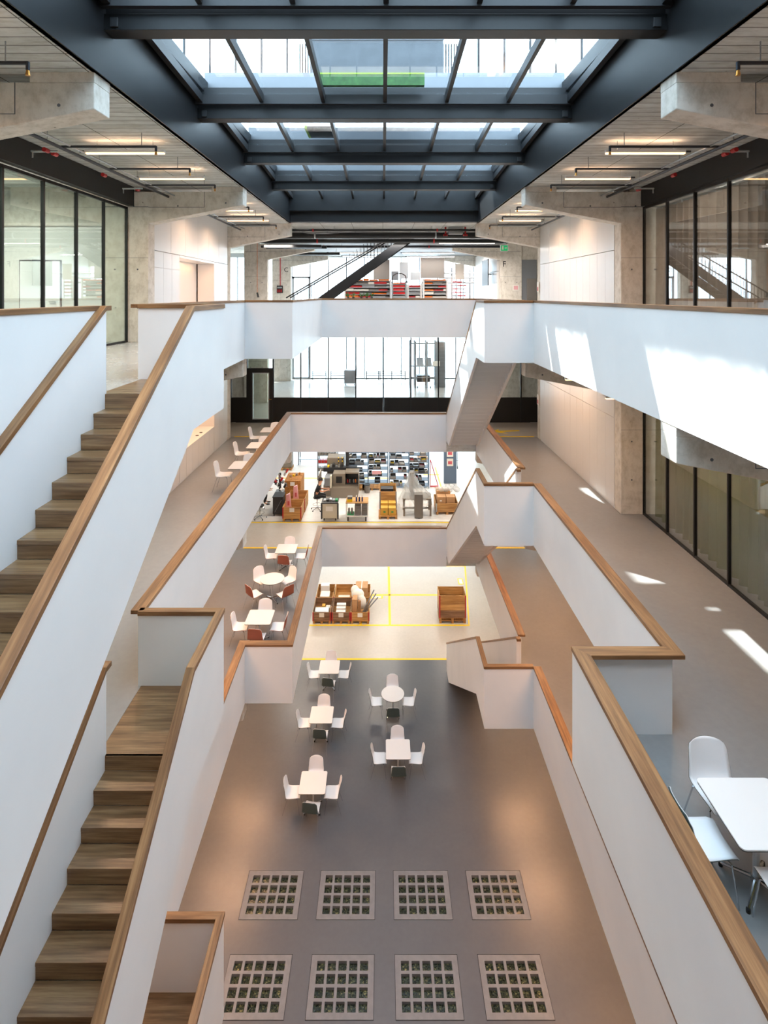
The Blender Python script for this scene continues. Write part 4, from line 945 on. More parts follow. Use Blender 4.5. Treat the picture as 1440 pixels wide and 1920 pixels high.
put('white_sheet', 'small white card on the grey part in the front crate', 'sheet', -2.62, -2.42, 25.55, 25.8, 0.34, 0.36, 'paper'); put('yellow_block', 'yellow piece beside the grey casting', 'machine part', -2.80, -2.66, 25.6, 25.8, 0.146, 0.42, 'yellowbox')
put('carton', 'narrow brown carton standing in the front crate beside the wrapped tool', 'box', -1.38, -1.16, 25.1, 25.5, 0.146, 0.98, 'cardboard'); put('carton', 'slim carton behind the narrow one', 'box', -1.14, -1.0, 25.3, 25.6, 0.146, 0.8, 'cardboard')
m = MB(); m.sphere((-1.16, 25.75, 0.88), 0.3, 14, 9, (1.0, 0.8, 0.8)); m.sphere((-0.98, 25.55, 0.62), 0.28, 14, 9, (0.8, 0.8, 1.1)); m.sphere((-1.30, 25.9, 1.0), 0.2, 12, 8)
o = m.build('wrapped_tool', 'paper', smooth=True); tag(o, 'bulky tool wrapped in cream fabric on the front crate', 'wrapped tool'); md = o.modifiers.new('melt', 'REMESH'); md.mode = 'VOXEL'; md.voxel_size = 0.035
t = thing('steel_bar_bundle', 'grey steel bars sticking out of the front crate', 'steel bars', (-0.85, 25.2, 0.146))
for k in range(3): MB().tube((-1.02 + k * 0.05, 25.15 + k * 0.06, 0.17), (-0.28 + k * 0.09 - 0.12, 25.3 + k * 0.06, 1.32 - k * 0.20), 0.028, 8).build('bar', 'steel_grey', t, True)
t = thing('wooden_pallet', 'bare pallet under the tall crate standing alone at the yellow corner', 'pallet', (3.12, 25.35, 0.0)); p = MB(); pallet(p, 2.52, 3.72, 24.95, 25.75, 0.003); p.build('pallet_deck', 'pallet', t, True)
crate(2.52, 3.72, 24.95, 25.75, 0.126, 1.12, 'tall three-layer wooden crate on stacked pallets standing alone by the yellow corner', layers=3, mats=['oldwood', 'pine', 'pine'], group=GX0, notice=False)
# ------------------------------------------------------------------ machining hall on the lowest gallery level
z = F[1] + 0.009
crate(-4.53, -3.68, 25.12, 26.08, z, 0.64, 'open pine crate with red corners and a big paper note, in front of its twin', group='open crates in the machining hall')
crate(-4.53, -3.66, 26.14, 27.34, z, 0.64, 'open pine crate behind the crate with the big note', group='open crates in the machining hall', notice=False)
for k, (x, y) in enumerate(((-4.42, 25.9), (-4.25, 27.0))):
    t = thing('film_wrapped_part', 'part in pink film leaning in the %s open crate' % ('front' if k == 0 else 'rear'), 'wrapped part', (x, y, z)); MB().prism([(x - 0.1, z + 0.16), (x + 0.18, z + 0.16), (x + 0.1, z + 1.0), (x - 0.08, z + 0.92)], y - 0.06, y + 0.06, 'y').build('wrapped_body', 'pinkfilm', t, True, 0.02); MB().box(x - 0.0, x + 0.08, y - 0.07, y - 0.06, z + 0.45, z + 0.65).build('label_strip', 'pink', t, True)
t = crate(-4.88, -4.08, 27.6, 28.9, z, 0.98, 'closed strand-board crate with slatted lid behind the open crates', 'osb', None)
for k in range(7): MB().box(-4.88, -4.08, 27.62 + k * 0.19, 27.74 + k * 0.19, z + 0.98, z + 1.0).build('lid_slat', 'osb', t, True)
for k in range(4): put('machine_part', 'turned metal part on the slatted crate lid, %s' % ['at the front corner', 'beside the yellow clamp', 'in the middle', 'at the back edge'][k], 'machine part', -4.70 + k * 0.13, -4.62 + k * 0.13, 28.1 + k * 0.15, 28.2 + k * 0.15, z + 1.0, z + 1.1, ['chrome', 'yellow', 'steel_grey', 'brass'][k])
t = thing('tool_trolley', 'black tool trolley with mesh side and clutter on top beside the open crates', 'trolley', (-4.85, 25.9, z))
MB().box(-5.08, -4.62, 25.7, 26.3, z + 0.1, z + 0.86).build('body', 'binblack', t, True, 0.01); MB().box(-5.10, -4.60, 25.68, 26.32, z + 0.86, z + 0.89).build('top_tray', 'dark', t, True); MB().tube((-4.98, 25.68, z + 0.2), (-4.68, 25.68, z + 0.75), 0.012, 6).build('brace', 'galv', t, True)
for x in (-5.03, -4.67):
    for y in (25.75, 26.25): MB().tube((x - 0.02, y, z + 0.05), (x + 0.02, y, z + 0.05), 0.05, 10).build('wheel', 'rubber', t, True)
t = thing('tool_turret', 'chrome and red tool head assembly standing behind the black trolley', 'machine head', (-4.95, 26.8, z))
MB().box(-5.15, -4.75, 26.6, 27.0, z, z + 0.8).build('stand', 'steel_grey', t, True, 0.01); rnd = random.Random(3)
for k in range(22):
    x, y, h = rnd.uniform(-5.25, -4.6), rnd.uniform(26.3, 27.1), rnd.uniform(0.85, 1.7)
    MB().tube((x, y, z + h), (x + rnd.uniform(-0.1, 0.1), y + rnd.uniform(-0.1, 0.1), z + h + rnd.uniform(0.06, 0.2)), rnd.uniform(0.03, 0.07), 8).build('tool_holder', ['chrome', 'dark', 'red', 'galv', 'white_lac'][k % 5], t, True)
MB().tube((-4.95, 26.8, z + 0.8), (-4.95, 26.8, z + 1.65), 0.06, 10).build('post', 'dark', t, True)
def stool(x, y, zz, label, h=0.62):
    t = thing('work_stool', label, 'stool', (x, y, zz))
    MB().tube((x, y, zz + h - 0.05), (x, y, zz + h), 0.19, 18).build('seat', 'binblack', t, True, 0.01); MB().tube((x, y, zz + 0.1), (x, y, zz + h - 0.05), 0.025, 8).build('gas_lift', 'chrome', t, True)
    for k in range(5):
        a = 2 * PI * k / 5 + 0.3; q = (x + 0.30 * math.cos(a), y + 0.30 * math.sin(a), zz + 0.06)
        o = MB().tube((x, y, zz + 0.12), q, 0.018, 6).build('base_arm', 'chrome', t, True); MB().sphere((q[0] - x, q[1] - y, 0.03), 0.03, 8, 6).build('castor', 'rubber', o, False)
    m = MB()
    for k in range(16):
        a, b = 2 * PI * k / 16, 2 * PI * (k + 1) / 16; m.tube((x + 0.2 * math.cos(a), y + 0.2 * math.sin(a), zz + 0.27), (x + 0.2 * math.cos(b), y + 0.2 * math.sin(b), zz + 0.27), 0.008, 5)
    m.build('foot_ring', 'chrome', t, True); return t
stool(-5.62, 25.45, z, 'chrome stool with star base and foot ring in the corner by the balustrade')
stool(-3.12, 26.45, z, 'stool under the person working at the lathe')
# people: one skinned body each
def person(loc, rz, label, seat_h, reach, hair=True):
    t = thing('person', label, 'person', loc, rz)
    J = {'pel': (0, 0, seat_h + 0.09), 'sp': (0.05, 0, seat_h + 0.30), 'ch': (0.12, 0, seat_h + 0.50), 'nk': (0.17, 0, seat_h + 0.61), 'hd': (0.20, 0, seat_h + 0.70), 'hd2': (0.21, 0, seat_h + 0.80)}
    v, e, r = [], [], []
    def add(p, rad, par=None):
        v.append(p); r.append(rad); i = len(v) - 1
        if par is not None: e.append((par, i))
        return i
    pel = add(J['pel'], (0.15, 0.12)); sp = add(J['sp'], (0.14, 0.11), pel); ch = add(J['ch'], (0.165, 0.11), sp); nk = add(J['nk'], (0.055, 0.055), ch)
    hd = add(J['hd'], (0.085, 0.09), nk); h2 = add(J['hd2'], (0.085, 0.09), hd); add((J['hd2'][0], 0, J['hd2'][2] + 0.06), (0.05, 0.05), h2)
    ends = []
    for s in (-1, 1):
        sh = add((0.12, s * 0.17, seat_h + 0.52), (0.06, 0.06), ch); el = add((0.22, s * 0.22, seat_h + 0.30), (0.045, 0.045), sh)
        wr = add((reach, s * 0.12, seat_h + 0.32), (0.028, 0.028), el); pm = add((reach + 0.05, s * 0.115, seat_h + 0.33), (0.032, 0.02), wr); ends.append((s, (reach + 0.05, s * 0.115, seat_h + 0.33)))
        for k in range(4):
            y = s * 0.115 + (k - 1.5) * 0.019; a = add((reach + 0.10, y, seat_h + 0.335), (0.009, 0.009), pm); add((reach + 0.13 + 0.005 * (k in (1, 2)), y, seat_h + 0.315), (0.008, 0.008), a)
        th = add((reach + 0.06, s * 0.085, seat_h + 0.34), (0.011, 0.011), pm); add((reach + 0.09, s * 0.075, seat_h + 0.33), (0.009, 0.009), th)
        hp = add((0.02, s * 0.09, seat_h + 0.06), (0.09, 0.085), pel); kn = add((0.42, s * 0.14, seat_h + 0.05), (0.062, 0.062), hp); an = add((0.36, s * 0.14, 0.36), (0.042, 0.042), kn); add((0.50, s * 0.14, 0.31), (0.035, 0.03), an)
    me = bpy.data.meshes.new('body'); me.from_pydata(v, e, []); me.materials.append(M['skin']); b = bpy.data.objects.new('body', me); COL.objects.link(b); b.parent = t
    sk = b.modifiers.new('skin', 'SKIN'); sk.use_smooth_shade = True; b.modifiers.new('sub', 'SUBSURF').levels = 1; b.modifiers['sub'].render_levels = 1
    for i, d in enumerate(me.skin_vertices[0].data): d.radius = r[i]; d.use_root = (i == 0)
    # clothes: slightly larger skins over torso, sleeves, legs
    def cloth(name, pts, edges, rad, mm):
        m2 = bpy.data.meshes.new(name); m2.from_pydata(pts, edges, []); m2.materials.append(M[mm]); o = bpy.data.objects.new(name, m2); COL.objects.link(o); o.parent = t
        s2 = o.modifiers.new('skin', 'SKIN'); s2.use_smooth_shade = True; q = o.modifiers.new('sub', 'SUBSURF'); q.levels = 1; q.render_levels = 1
        for i, d in enumerate(m2.skin_vertices[0].data): d.radius = rad[i]; d.use_root = (i == 0)
    P = [J['pel'], J['sp'], J['ch'], (0.15, 0, seat_h + 0.57)]; E = [(0, 1), (1, 2), (2, 3)]; R_ = [(0.165, 0.14), (0.158, 0.13), (0.185, 0.13), (0.08, 0.075)]
    for s in (-1, 1):
        n0 = len(P); P += [(0.12, s * 0.18, seat_h + 0.52), (0.19, s * 0.21, seat_h + 0.38)]; E += [(2, n0), (n0, n0 + 1)]; R_ += [(0.075, 0.075), (0.062, 0.062)]
    cloth('shirt', P, E, R_, 'cloth')
    P = [(0, 0, seat_h + 0.08)]; E = []; R_ = [(0.165, 0.11)]
    for s in (-1, 1):
        n0 = len(P); P += [(0.04, s * 0.1, seat_h + 0.06), (0.42, s * 0.14, seat_h + 0.05), (0.36, s * 0.14, 0.37)]; E += [(0, n0), (n0, n0 + 1), (n0 + 1, n0 + 2)]; R_ += [(0.10, 0.095), (0.08, 0.08), (0.062, 0.062)]
    cloth('trousers', P, E, R_, 'cloth')
    hx, hz = J['hd2'][0], J['hd2'][2]
    MB().sphere((hx - 0.012, 0, hz + 0.02), 0.115, 14, 9, (0.95, 0.86, 0.92)).build('hair', 'hair', t, smooth=True)
    for s in (-1, 1): MB().sphere((hx + 0.083, s * 0.032, hz - 0.01), 0.011, 8, 6).build('eye', 'ink', t); MB().sphere((hx, s * 0.088, hz - 0.02), 0.022, 8, 6, (0.8, 0.5, 1.2)).build('ear', 'skin', t, smooth=True)
    MB().sphere((hx + 0.10, 0, hz - 0.035), 0.017, 8, 6, (1.2, 0.8, 1.3)).build('nose', 'skin', t, smooth=True); MB().sphere((hx + 0.088, 0, hz - 0.075), 0.016, 8, 6, (0.5, 1.6, 0.4)).build('mouth', 'pink', t)
    for s in (-1, 1): MB().sphere((0.52, s * 0.14, 0.30), 0.055, 10, 7, (1.9, 0.8, 0.7)).build('shoe', 'rubber', t, smooth=True)
    return t
person((-3.16, 26.45, z), math.radians(8), 'person in black shirt and trousers sitting on a stool, hands reaching into the machine', 0.63, 0.50)
person((-5.98, 26.5, z), math.radians(5), 'person in dark clothes half hidden behind the balustrade, forearm stretched to the tool trolley', 0.62, 0.60)
stool(-5.96, 26.5, z, 'stool under the half hidden person')
t = thing('drawer_cabinet', 'beige rolling cabinet with black corner posts and a paper on its door', 'cabinet', (-2.4, 25.4, z))
MB().box(-2.74, -2.06, 25.15, 25.72, z + 0.12, z + 0.78).build('body', 'beige', t, True, 0.02); MB().box(-2.78, -2.02, 25.12, 25.76, z + 0.78, z + 0.83).build('top', 'dark', t, True, 0.01)
for x in (-2.77, -2.03): MB().box(x - 0.03, x + 0.03, 25.12, 25.2, z + 0.1, z + 0.80).build('corner_post', 'binblack', t, True)
MB().box(-2.58, -2.26, 25.142, 25.15, z + 0.45, z + 0.66).build('paper_note', 'paper', t, True)
for x in (-2.66, -2.14):
    for y in (25.22, 25.66): MB().tube((x - 0.02, y, z + 0.06), (x + 0.02, y, z + 0.06), 0.06, 10).build('wheel', 'rubber', t, True)
for k in range(5): put('small_tool', ['grey gauge at the edge', 'dark drill case', 'steel vice', 'grey tool tray', 'green cap'][k] + ' on the beige rolling cabinet', 'tool', -2.70 + k * 0.135, -2.60 + k * 0.135, 25.3, 25.55, z + 0.83, z + 0.88 + 0.02 * (k % 3), ['galv', 'binblack', 'galv', 'steel_grey', 'green'][k])
t = thing('lathe_machine', 'large taupe machine tool with open doors, control tower and yellow-black stripes', 'machine', (-2.1, 28.3, z))
MB().box(-2.62, -1.25, 28.0, 28.29, z, z + 0.50).build('base_cabinet', 'machine', t, True, 0.02)
MB().box(-2.66, -2.58, 28.0, 28.3, z + 0.5, z + 1.1).build('front_door', 'beige', t, True, 0.01)
MB().box(-3.02, -1.25, 28.3, 29.4, z, z + 0.55).build('bed', 'machine', t, True, 0.02)
MB().box(-2.96, -2.60, 28.15, 28.9, z + 0.55, z + 0.95).build('chip_tray', 'steel_grey', t, True, 0.02)
MB().box(-2.55, -1.92, 28.32, 28.95, z + 0.55, z + 1.12).build('headstock', 'machine', t, True, 0.03); MB().box(-2.38, -2.08, 28.28, 28.32, z + 0.66, z + 0.98).build('window', 'ink', t, True)
MB().box(-1.88, -1.25, 28.42, 29.0, z + 0.55, z + 0.60).build('tool_bay_floor', 'dark', t, True); MB().box(-1.90, -1.24, 28.95, 29.0, z + 0.55, z + 1.1).build('tool_bay_back', 'dark', t, True); MB().box(-1.92, -1.22, 28.35, 29.0, z + 1.1, z + 1.18).build('tool_bay_roof', 'machine', t, True, 0.01)
for k in range(6): MB().tube((-1.80 + k * 0.1, 28.5, z + 0.62), (-1.80 + k * 0.1, 28.5, z + 0.78), 0.03, 8).build('tool_holder', ['red', 'steel_grey', 'dark', 'galv', 'orange', 'dark'][k], t, True)
MB().box(-1.24, -1.20, 27.95, 28.4, z + 0.5, z + 1.15).build('door', 'machine', t, True, 0.01); MB().box(-3.22, -3.16, 27.6, 28.7, z + 0.25, z + 1.25).build('side_guard', 'machine', t, True, 0.02)
MB().box(-2.95, -2.05, 29.4, 30.2, z, z + 1.62).build('rear_cabinet', 'machine', t, True, 0.03); MB().box(-1.98, -1.80, 29.4, 29.7, z, z + 1.95).build('control_tower', 'dark', t, True, 0.01)
MB().box(-3.10, -1.35, 29.02, 29.38, z + 1.0, z + 1.22).build('slide_rail', 'dark', t, True, 0.01)
for k in range(5): MB().box(-2.36, -2.32, 29.36, 29.40, z + 1.24 + k * 0.09, z + 1.29 + k * 0.09).box(-2.16, -2.12, 29.36, 29.40, z + 1.24 + k * 0.09, z + 1.29 + k * 0.09).build('warning_stripe', 'yellow' if k % 2 == 0 else 'ink', t, True)
for k in range(6): MB().box(-2.9 + k * 0.14, -2.8 + k * 0.14, 29.05, 29.3, z + 1.22, z + 1.28 + 0.05 * (k % 3)).build('clamp', ['yellow', 'galv', 'dark', 'steel_grey', 'galv', 'dark'][k], t, True)
t = thing('stacked_bin_shelf', 'grey shelf of small bins standing behind the machine tool', 'shelf', (-3.2, 30.9, z))
for k in range(4):
    MB().box(-3.6, -2.5, 30.7, 31.1, z + 0.5 + 0.42 * k, z + 0.53 + 0.42 * k).build('shelf_board', 'steel_grey', t, True)
    for q in range(6): MB().box(-3.56 + q * 0.17, -3.42 + q * 0.17, 30.7, 31.0, z + 0.53 + 0.42 * k, z + 0.68 + 0.42 * k).build('bin', 'red' if (k == 1 and q < 3) else 'bin_grey', t, True)
for x in (-3.6, -2.5): MB().box(x - 0.02, x + 0.02, 30.7, 31.1, z, z + 2.0).build('upright', 'steel_grey', t, True)
# part trolley with wheels
t = thing('parts_trolley', 'two-deck white trolley with wood top and big rubber wheels', 'trolley', (-1.17, 25.5, z))
for x in (-1.66, -0.69):
    for y in (25.15, 25.8): MB().box(x - 0.015, x + 0.015, y - 0.015, y + 0.015, z + 0.18, z + 0.84).build('post', 'white_lac', t, True)
MB().box(-1.68, -0.67, 25.12, 25.83, z + 0.80, z + 0.84).build('top_deck', 'pine', t, True, 0.004); MB().box(-1.68, -0.67, 25.12, 25.83, z + 0.20, z + 0.24).build('lower_deck', 'white_lac', t, True, 0.004)
for x in (-1.58, -0.77):
    for y in (25.17, 25.78): MB().tube((x - 0.025, y, z + 0.10), (x + 0.025, y, z + 0.10), 0.10, 16).build('wheel', 'rubber', t, True)
t = thing('yellow_toolbox', 'small yellow box with grey lid on the trolley', 'box', (-1.5, 25.3, z + 0.84)); MB().box(-1.62, -1.38, 25.2, 25.45, z + 0.842, z + 0.96).build('box_body', 'yellow', t, True, 0.005); MB().box(-1.61, -1.39, 25.21, 25.44, z + 0.96, z + 1.06).build('lid', 'bin_grey', t, True)
for k in range(3):
    t = thing('spray_bottle', 'dark blue bottle with white cap on the trolley, %s' % ['next to the yellow box', 'between its two fellows', 'at the edge of the deck'][k], 'bottle', (-1.20 + k * 0.13, 25.3, z + 0.84), 0, 'blue bottles on the trolley')
    MB().tube((0, 0, 0), (0, 0, 0.2), 0.038, 12).build('bottle_body', 'deepblue', t); MB().tube((0, 0, 0.2), (0, 0, 0.28), 0.034, 12, 0.02).build('cap', 'paper', t)
for k in range(8):
    c, rr = k % 2, k // 2; put('stacked_box', 'flat dark grey case in the %s stack on the lower trolley deck, %s' % (['first', 'second'][c], ['bottom', 'second', 'third', 'top'][rr]), 'case', -1.28 + c * 0.31, -1.0 + c * 0.31, 25.2, 25.6, z + 0.242 + rr * 0.105, z + 0.34 + rr * 0.105, 'bin_grey', 'flat cases on the trolley')
put('green_tray', 'green tray with two upright grey tools on the lower trolley deck', 'tray', -1.62, -1.32, 25.2, 25.6, z + 0.242, z + 0.27, 'green')
for k in range(2): put('upright_tool', 'upright grey tool in the green tray, %s' % ['outer one', 'inner one'][k], 'tool', -1.58 + k * 0.13, -1.50 + k * 0.13, 25.3, 25.4, z + 0.27, z + 0.52, 'bin_grey')
# pallet with yellow cartons, crate behind
t = thing('wooden_pallet', 'pine pallet carrying four yellow cartons', 'pallet', (0.22, 25.7, z)); p = MB(); pallet(p, -0.20, 0.66, 25.36, 26.2, z); p.build('pallet_deck', 'pallet', t, True)
for i in range(2):
    for j in range(2):
        x = -0.10 + i * 0.36; y = 25.48 + j * 0.36
        t = thing('yellow_carton', 'yellow carton with green mark on the pallet, %s %s' % (['front', 'rear'][j], ['trolley side', 'wrapped machine side'][i]), 'box', (x + 0.16, y + 0.16, z + 0.124), 0, 'yellow cartons on the pallet')
        MB().box(x, x + 0.33, y, y + 0.33, z + 0.124, z + 0.46 + 0.1 * j).build('carton_body', 'yellowbox', t, True, 0.004); MB().box(x + 0.12, x + 0.22, y - 0.003, y, z + 0.25, z + 0.32).build('printed_mark', 'green', t, True)
crate(-0.16, 0.64, 26.3, 27.5, z, 0.93, 'tall narrow pine crate behind the yellow cartons', brackets='steel_grey', layers=3, notice=False)
put('dark_case', 'dark case lying inside the tall narrow crate', 'case', -0.10, 0.50, 26.9, 27.35, z + 0.15, z + 0.84, 'binblack')
# machine under plastic film
t = thing('wrapped_machine', 'grey bench machine with a column, wrapped in clear plastic film', 'machine', (1.6, 26.0, z))
MB().box(1.44, 1.83, 25.40, 25.80, z + 0.03, z + 1.1).build('control_cabinet', 'bin_grey', t, True, 0.02); MB().tube((1.6, 25.5, z), (1.7, 25.5, z), 0.05, 10).build('wheel', 'rubber', t, True)
for x, y in ((0.98, 25.75), (2.2, 25.75), (0.98, 26.5), (2.2, 26.5)): MB().box(x - 0.04, x + 0.04, y - 0.04, y + 0.04, z, z + 0.76).build('frame_leg', 'machine', t, True)
MB().box(0.94, 2.24, 25.71, 26.54, z + 0.74, z + 0.80).build('bench_top', 'machine', t, True); MB().box(0.98, 2.2, 26.1, 26.16, z + 0.2, z + 0.26).build('lower_rail', 'machine', t, True)
MB().box(1.25, 1.45, 26.0, 26.2, z + 0.8, z + 1.92).build('machine_column', 'bin_grey', t, True, 0.02)
m = MB(); rnd = random.Random(5); nseg = 22; rings = [(0.10, 1.98), (0.2, 1.7), (0.36, 1.35), (0.55, 1.05), (0.70, 0.85), (0.74, 0.6), (0.76, 0.42)]
for r_, h_ in rings:
    for k in range(nseg):
        a = 2 * PI * k / nseg; rr = r_ * (1 + rnd.uniform(-0.09, 0.09)); m.v.append((1.50 + (1.35 - 1.50) * (h_ > 1.2) + rr * math.cos(a), 26.1 + rr * 0.72 * math.sin(a), z + h_ + rnd.uniform(-0.04, 0.04)))
for i in range(len(rings) - 1):
    for k in range(nseg): m.face([i * nseg + k, i * nseg + (k + 1) % nseg, (i + 1) * nseg + (k + 1) % nseg, (i + 1) * nseg + k])
m.build('plastic_film', 'film', t, True)
t = crate(2.47, 3.50, 25.9, 27.1, z, 0.52, 'low pine crate filled with brown cartons and film', brackets='galv', layers=2, notice=False)
for k, (x0, x1, y0, y1, h) in enumerate(((2.55, 2.93, 25.98, 26.4, 0.78), (2.96, 3.36, 25.98, 26.4, 0.78), (2.55, 3.2, 26.45, 26.95, 0.9))):
    t = thing('carton', 'brown carton in the low crate, %s' % ['front with a white sticker', 'front without sticker', 'behind the two front ones'][k], 'box', (x0, y0, z + 0.146)); MB().box(x0, x1, y0, y1, z + 0.146, z + h).build('carton_body', 'cardboard', t, True, 0.004); MB().box(x0 + 0.1, x0 + 0.2, y0 - 0.003, y0, z + 0.58, z + 0.64).build('sticker' if k == 0 else 'tape', 'paper' if k == 0 else 'cardboard', t, True)
m = MB(); rnd = random.Random(9)
for k in range(9): m.sphere((2.62 + 0.12 * k + rnd.uniform(-.05, .05), 26.7 + rnd.uniform(-.2, .3), z + 0.92 + rnd.uniform(-.03, .12) - 0.03 * max(0, k - 5)), 0.16, 8, 6, (1, 1, 0.8))
o = m.build('packing_film', 'film', smooth=True); tag(o, 'crumpled clear film bulging over the brown cartons', 'packing film')
# shelving with bins
def shelving(x0, x1, y, n, label, seed, blue='blue'):
    t = thing('storage_shelf', label, 'shelf', ((x0 + x1) / 2, y, z)); rnd = random.Random(seed); w = (x1 - x0) / n
    for i in range(n + 1):
        for yy in (y, y + 0.5): MB().box(x0 + w * i - 0.02, x0 + w * i + 0.02, yy - 0.02, yy + 0.02, z, z + 2.35).build('upright', blue, t, True)
    for i in range(n):
        zs = 0.1
        while zs < 2.3:
            s_ = MB().box(x0 + w * i + 0.02, x0 + w * (i + 1) - 0.02, y, y + 0.5, z + zs, z + zs + 0.03).build('shelf_board', 'blue', t, True)
            x = x0 + w * i + 0.04
            while x < x0 + w * (i + 1) - 0.2:
                bw = rnd.choice((0.16, 0.22, 0.3)); bh = rnd.uniform(0.1, 0.2)
                if rnd.random() < 0.85 and x + bw < x0 + w * (i + 1) - 0.02:
                    bm_ = MB(); X0, X1 = x - t.location.x, x + bw - t.location.x; Y0 = 0.01; Z0 = zs + 0.031
                    bm_.box(X0, X1, Y0, Y0 + 0.015, Z0, Z0 + bh * 0.7); bm_.box(X0, X1, Y0 + 0.38, Y0 + 0.4, Z0, Z0 + bh); bm_.box(X0, X0 + 0.012, Y0, Y0 + 0.4, Z0, Z0 + bh); bm_.box(X1 - 0.012, X1, Y0, Y0 + 0.4, Z0, Z0 + bh); bm_.box(X0, X1, Y0, Y0 + 0.4, Z0, Z0 + 0.01)
                    bm_.box(X0 + 0.02, X1 - 0.02, Y0 + 0.05, Y0 + 0.36, Z0 + 0.01, Z0 + bh * 0.6, 1)
                    bm_.build('bin', [rnd.choice(['bin_grey', 'bin_grey', 'binblack', 'steel_grey']), rnd.choice(['dark', 'red', 'galv', 'binblack', 'paper', 'yellow', 'dark'])], t)
                x += bw + 0.015
            zs += rnd.choice((0.30, 0.36))
    return t
shelving(-1.86, 0.26, 29.9, 2, 'blue-grey storage shelf full of small bins, on the machine tool side', 1)
shelving(0.34, 2.42, 29.4, 2, 'blue-grey storage shelf full of small bins, beside the red stand', 2)
o = MB().box(-0.58, -0.10, 29.86, 29.88, z + 0.6, z + 0.78).build('pink_wrapped_sheet', 'pinkfilm'); tag(o, 'pink film roll hanging on the storage shelf', 'film roll')
t = thing('waste_bin', 'round grey waste bin in front of the storage shelf', 'bin', (-0.82, 28.8, z)); MB().tube((0, 0, 0), (0, 0, 0.40), 0.13, 18, 0.16).build('bin_body', 'bin_grey', t); MB().tube((0, 0, 0.40), (0, 0, 0.42), 0.17, 18).build('rim', 'dark', t)
for x in (-1.6, -0.7):
    t = thing('wooden_pallet', 'low pine pallet under the storage shelf, %s' % ('by the machine tool' if x < -1 else 'by the waste bin'), 'pallet', (x, 29.2, z)); p = MB(); pallet(p, x - 0.38 + (0.55 if x < -1 else 0), x + 0.38 + (0.3 if x < -1 else 0.25), 29.1, 29.75, z); p.build('pallet_deck', 'pallet', t, True)
t = thing('information_board', 'blue-grey upright board with three posters near the far stair', 'board', (3.62, 30.2, z)); MB().box(3.30, 3.98, 30.15, 30.35, z, z + 2.6).build('board_panel', 'blue', t, True, 0.01)
for k in range(3):
    o = MB().box(3.46, 3.80, 30.135, 30.15, z + 0.95 + 0.5 * k, z + 1.35 + 0.5 * k).build('poster', 'paper', t, True); MB().box(-0.10, 0.12, -0.072, -0.066, 1.05 + 0.5 * k, 1.22 + 0.5 * k).build('printed_area', 'pink', t)
t = thing('hoist_stand', 'red A-shaped stand between storage shelf and blue board', 'stand', (2.7, 30.0, z))
for dx in (-0.1, 0.32): MB().tube((2.55, 30.0, z + 1.35), (2.62 + dx, 29.7, z + 0.02), 0.02, 6).build('strut', 'red', t, True)
MB().box(2.5, 2.95, 29.6, 29.7, z, z + 0.06).build('foot_bar', 'red', t, True)
t = thing('workbench', 'steel-framed workbench at the back of the machining hall', 'bench', (-4.5, 33.7, z)); MB().box(-5.1, -3.85, 33.4, 34.1, z + 0.82, z + 0.90).build('bench_top', 'beige', t, True)
for x in (-5.06, -3.89):
    for y in (33.44, 34.06): MB().box(x - 0.03, x + 0.03, y - 0.03, y + 0.03, z, z + 0.82).build('leg', 'steel_grey', t, True)
MB().box(-5.06, -3.89, 33.5, 34.0, z + 0.3, z + 0.33).build('lower_shelf', 'galv', t, True)
t = thing('loaded_pallet', 'pallet with a taupe machine housing beside the middle balustrade line', 'pallet', (-5.5, 32.7, z)); p = MB(); pallet(p, -5.95, -5.3, 32.4, 33.2, z); p.build('pallet_deck', 'pallet', t, True); MB().prism([(-5.95, z + 0.13), (-5.32, z + 0.13), (-5.32, z + 1.1), (-5.6, z + 1.1)], 32.5, 33.1, 'y').build('housing', 'machine', t, True, 0.02)
for k, (x, y) in enumerate(((2.35, 32.8), (4.1, 32.6))):
    t = thing('hand_cart', 'low steel cart with dark wheels, %s the blue board' % ('on the shelf side of' if k == 0 else 'beyond'), 'cart', (x, y, z)); MB().box(x - 0.3, x + 0.3, y, y + 0.7, z + 0.5, z + 0.56).build('deck', 'pallet' if k == 0 else 'galv', t, True)
    for a in (-0.25, 0.25): MB().tube((x + a, y + 0.1, z + 0.1), (x + a + 0.03, y + 0.1, z + 0.1), 0.1, 12).build('wheel', 'rubber', t, True); MB().box(x + a - 0.02, x + a + 0.02, y + 0.05, y + 0.1, z + 0.1, z + 1.1).build('post', 'galv', t, True)
# ------------------------------------------------------------------ middle level hall behind glass
z = F[2] + 0.009
t = thing('test_rig', 'tall steel and aluminium machine frame behind the glass, with slanted glass covers', 'machine', (2.8, 34.5, z))
for x in (1.7, 2.0, 2.7, 3.3): 
    for y in (34.3, 35.3): MB().box(x - 0.05, x + 0.05, y - 0.05, y + 0.05, z, z + 2.85).build('upright', 'galv', t, True)
for zz_ in (0.6, 1.3, 2.7): MB().box(1.65, 3.35, 34.26, 34.34, z + zz_, z + zz_ + 0.08).build('cross_rail', 'galv', t, True)
MB().box(3.35, 3.85, 34.4, 35.2, z, z + 2.8).build('switch_cabinet', 'steel_grey', t, True, 0.01); MB().box(3.05, 3.5, 34.2, 34.22, z + 1.35, z + 1.65).build('screen', 'paper', t, True)
for k in range(2): MB().prism([(34.2, z + 1.3), (34.9, z + 1.75), (34.9, z + 1.79), (34.2, z + 1.34)], 2.1 + k * 0.5, 2.5 + k * 0.5, 'x').build('cover', 'alu', t, True)
MB().box(2.1, 2.9, 34.3, 35.0, z + 0.35, z + 0.75).build('drive_unit', 'dark', t, True, 0.02)
for x in (2.1, 2.9): MB().tube((x, 34.25, z + 0.05), (x + 0.05, 34.25, z + 0.05), 0.06, 10).build('castor', 'rubber', t, True)
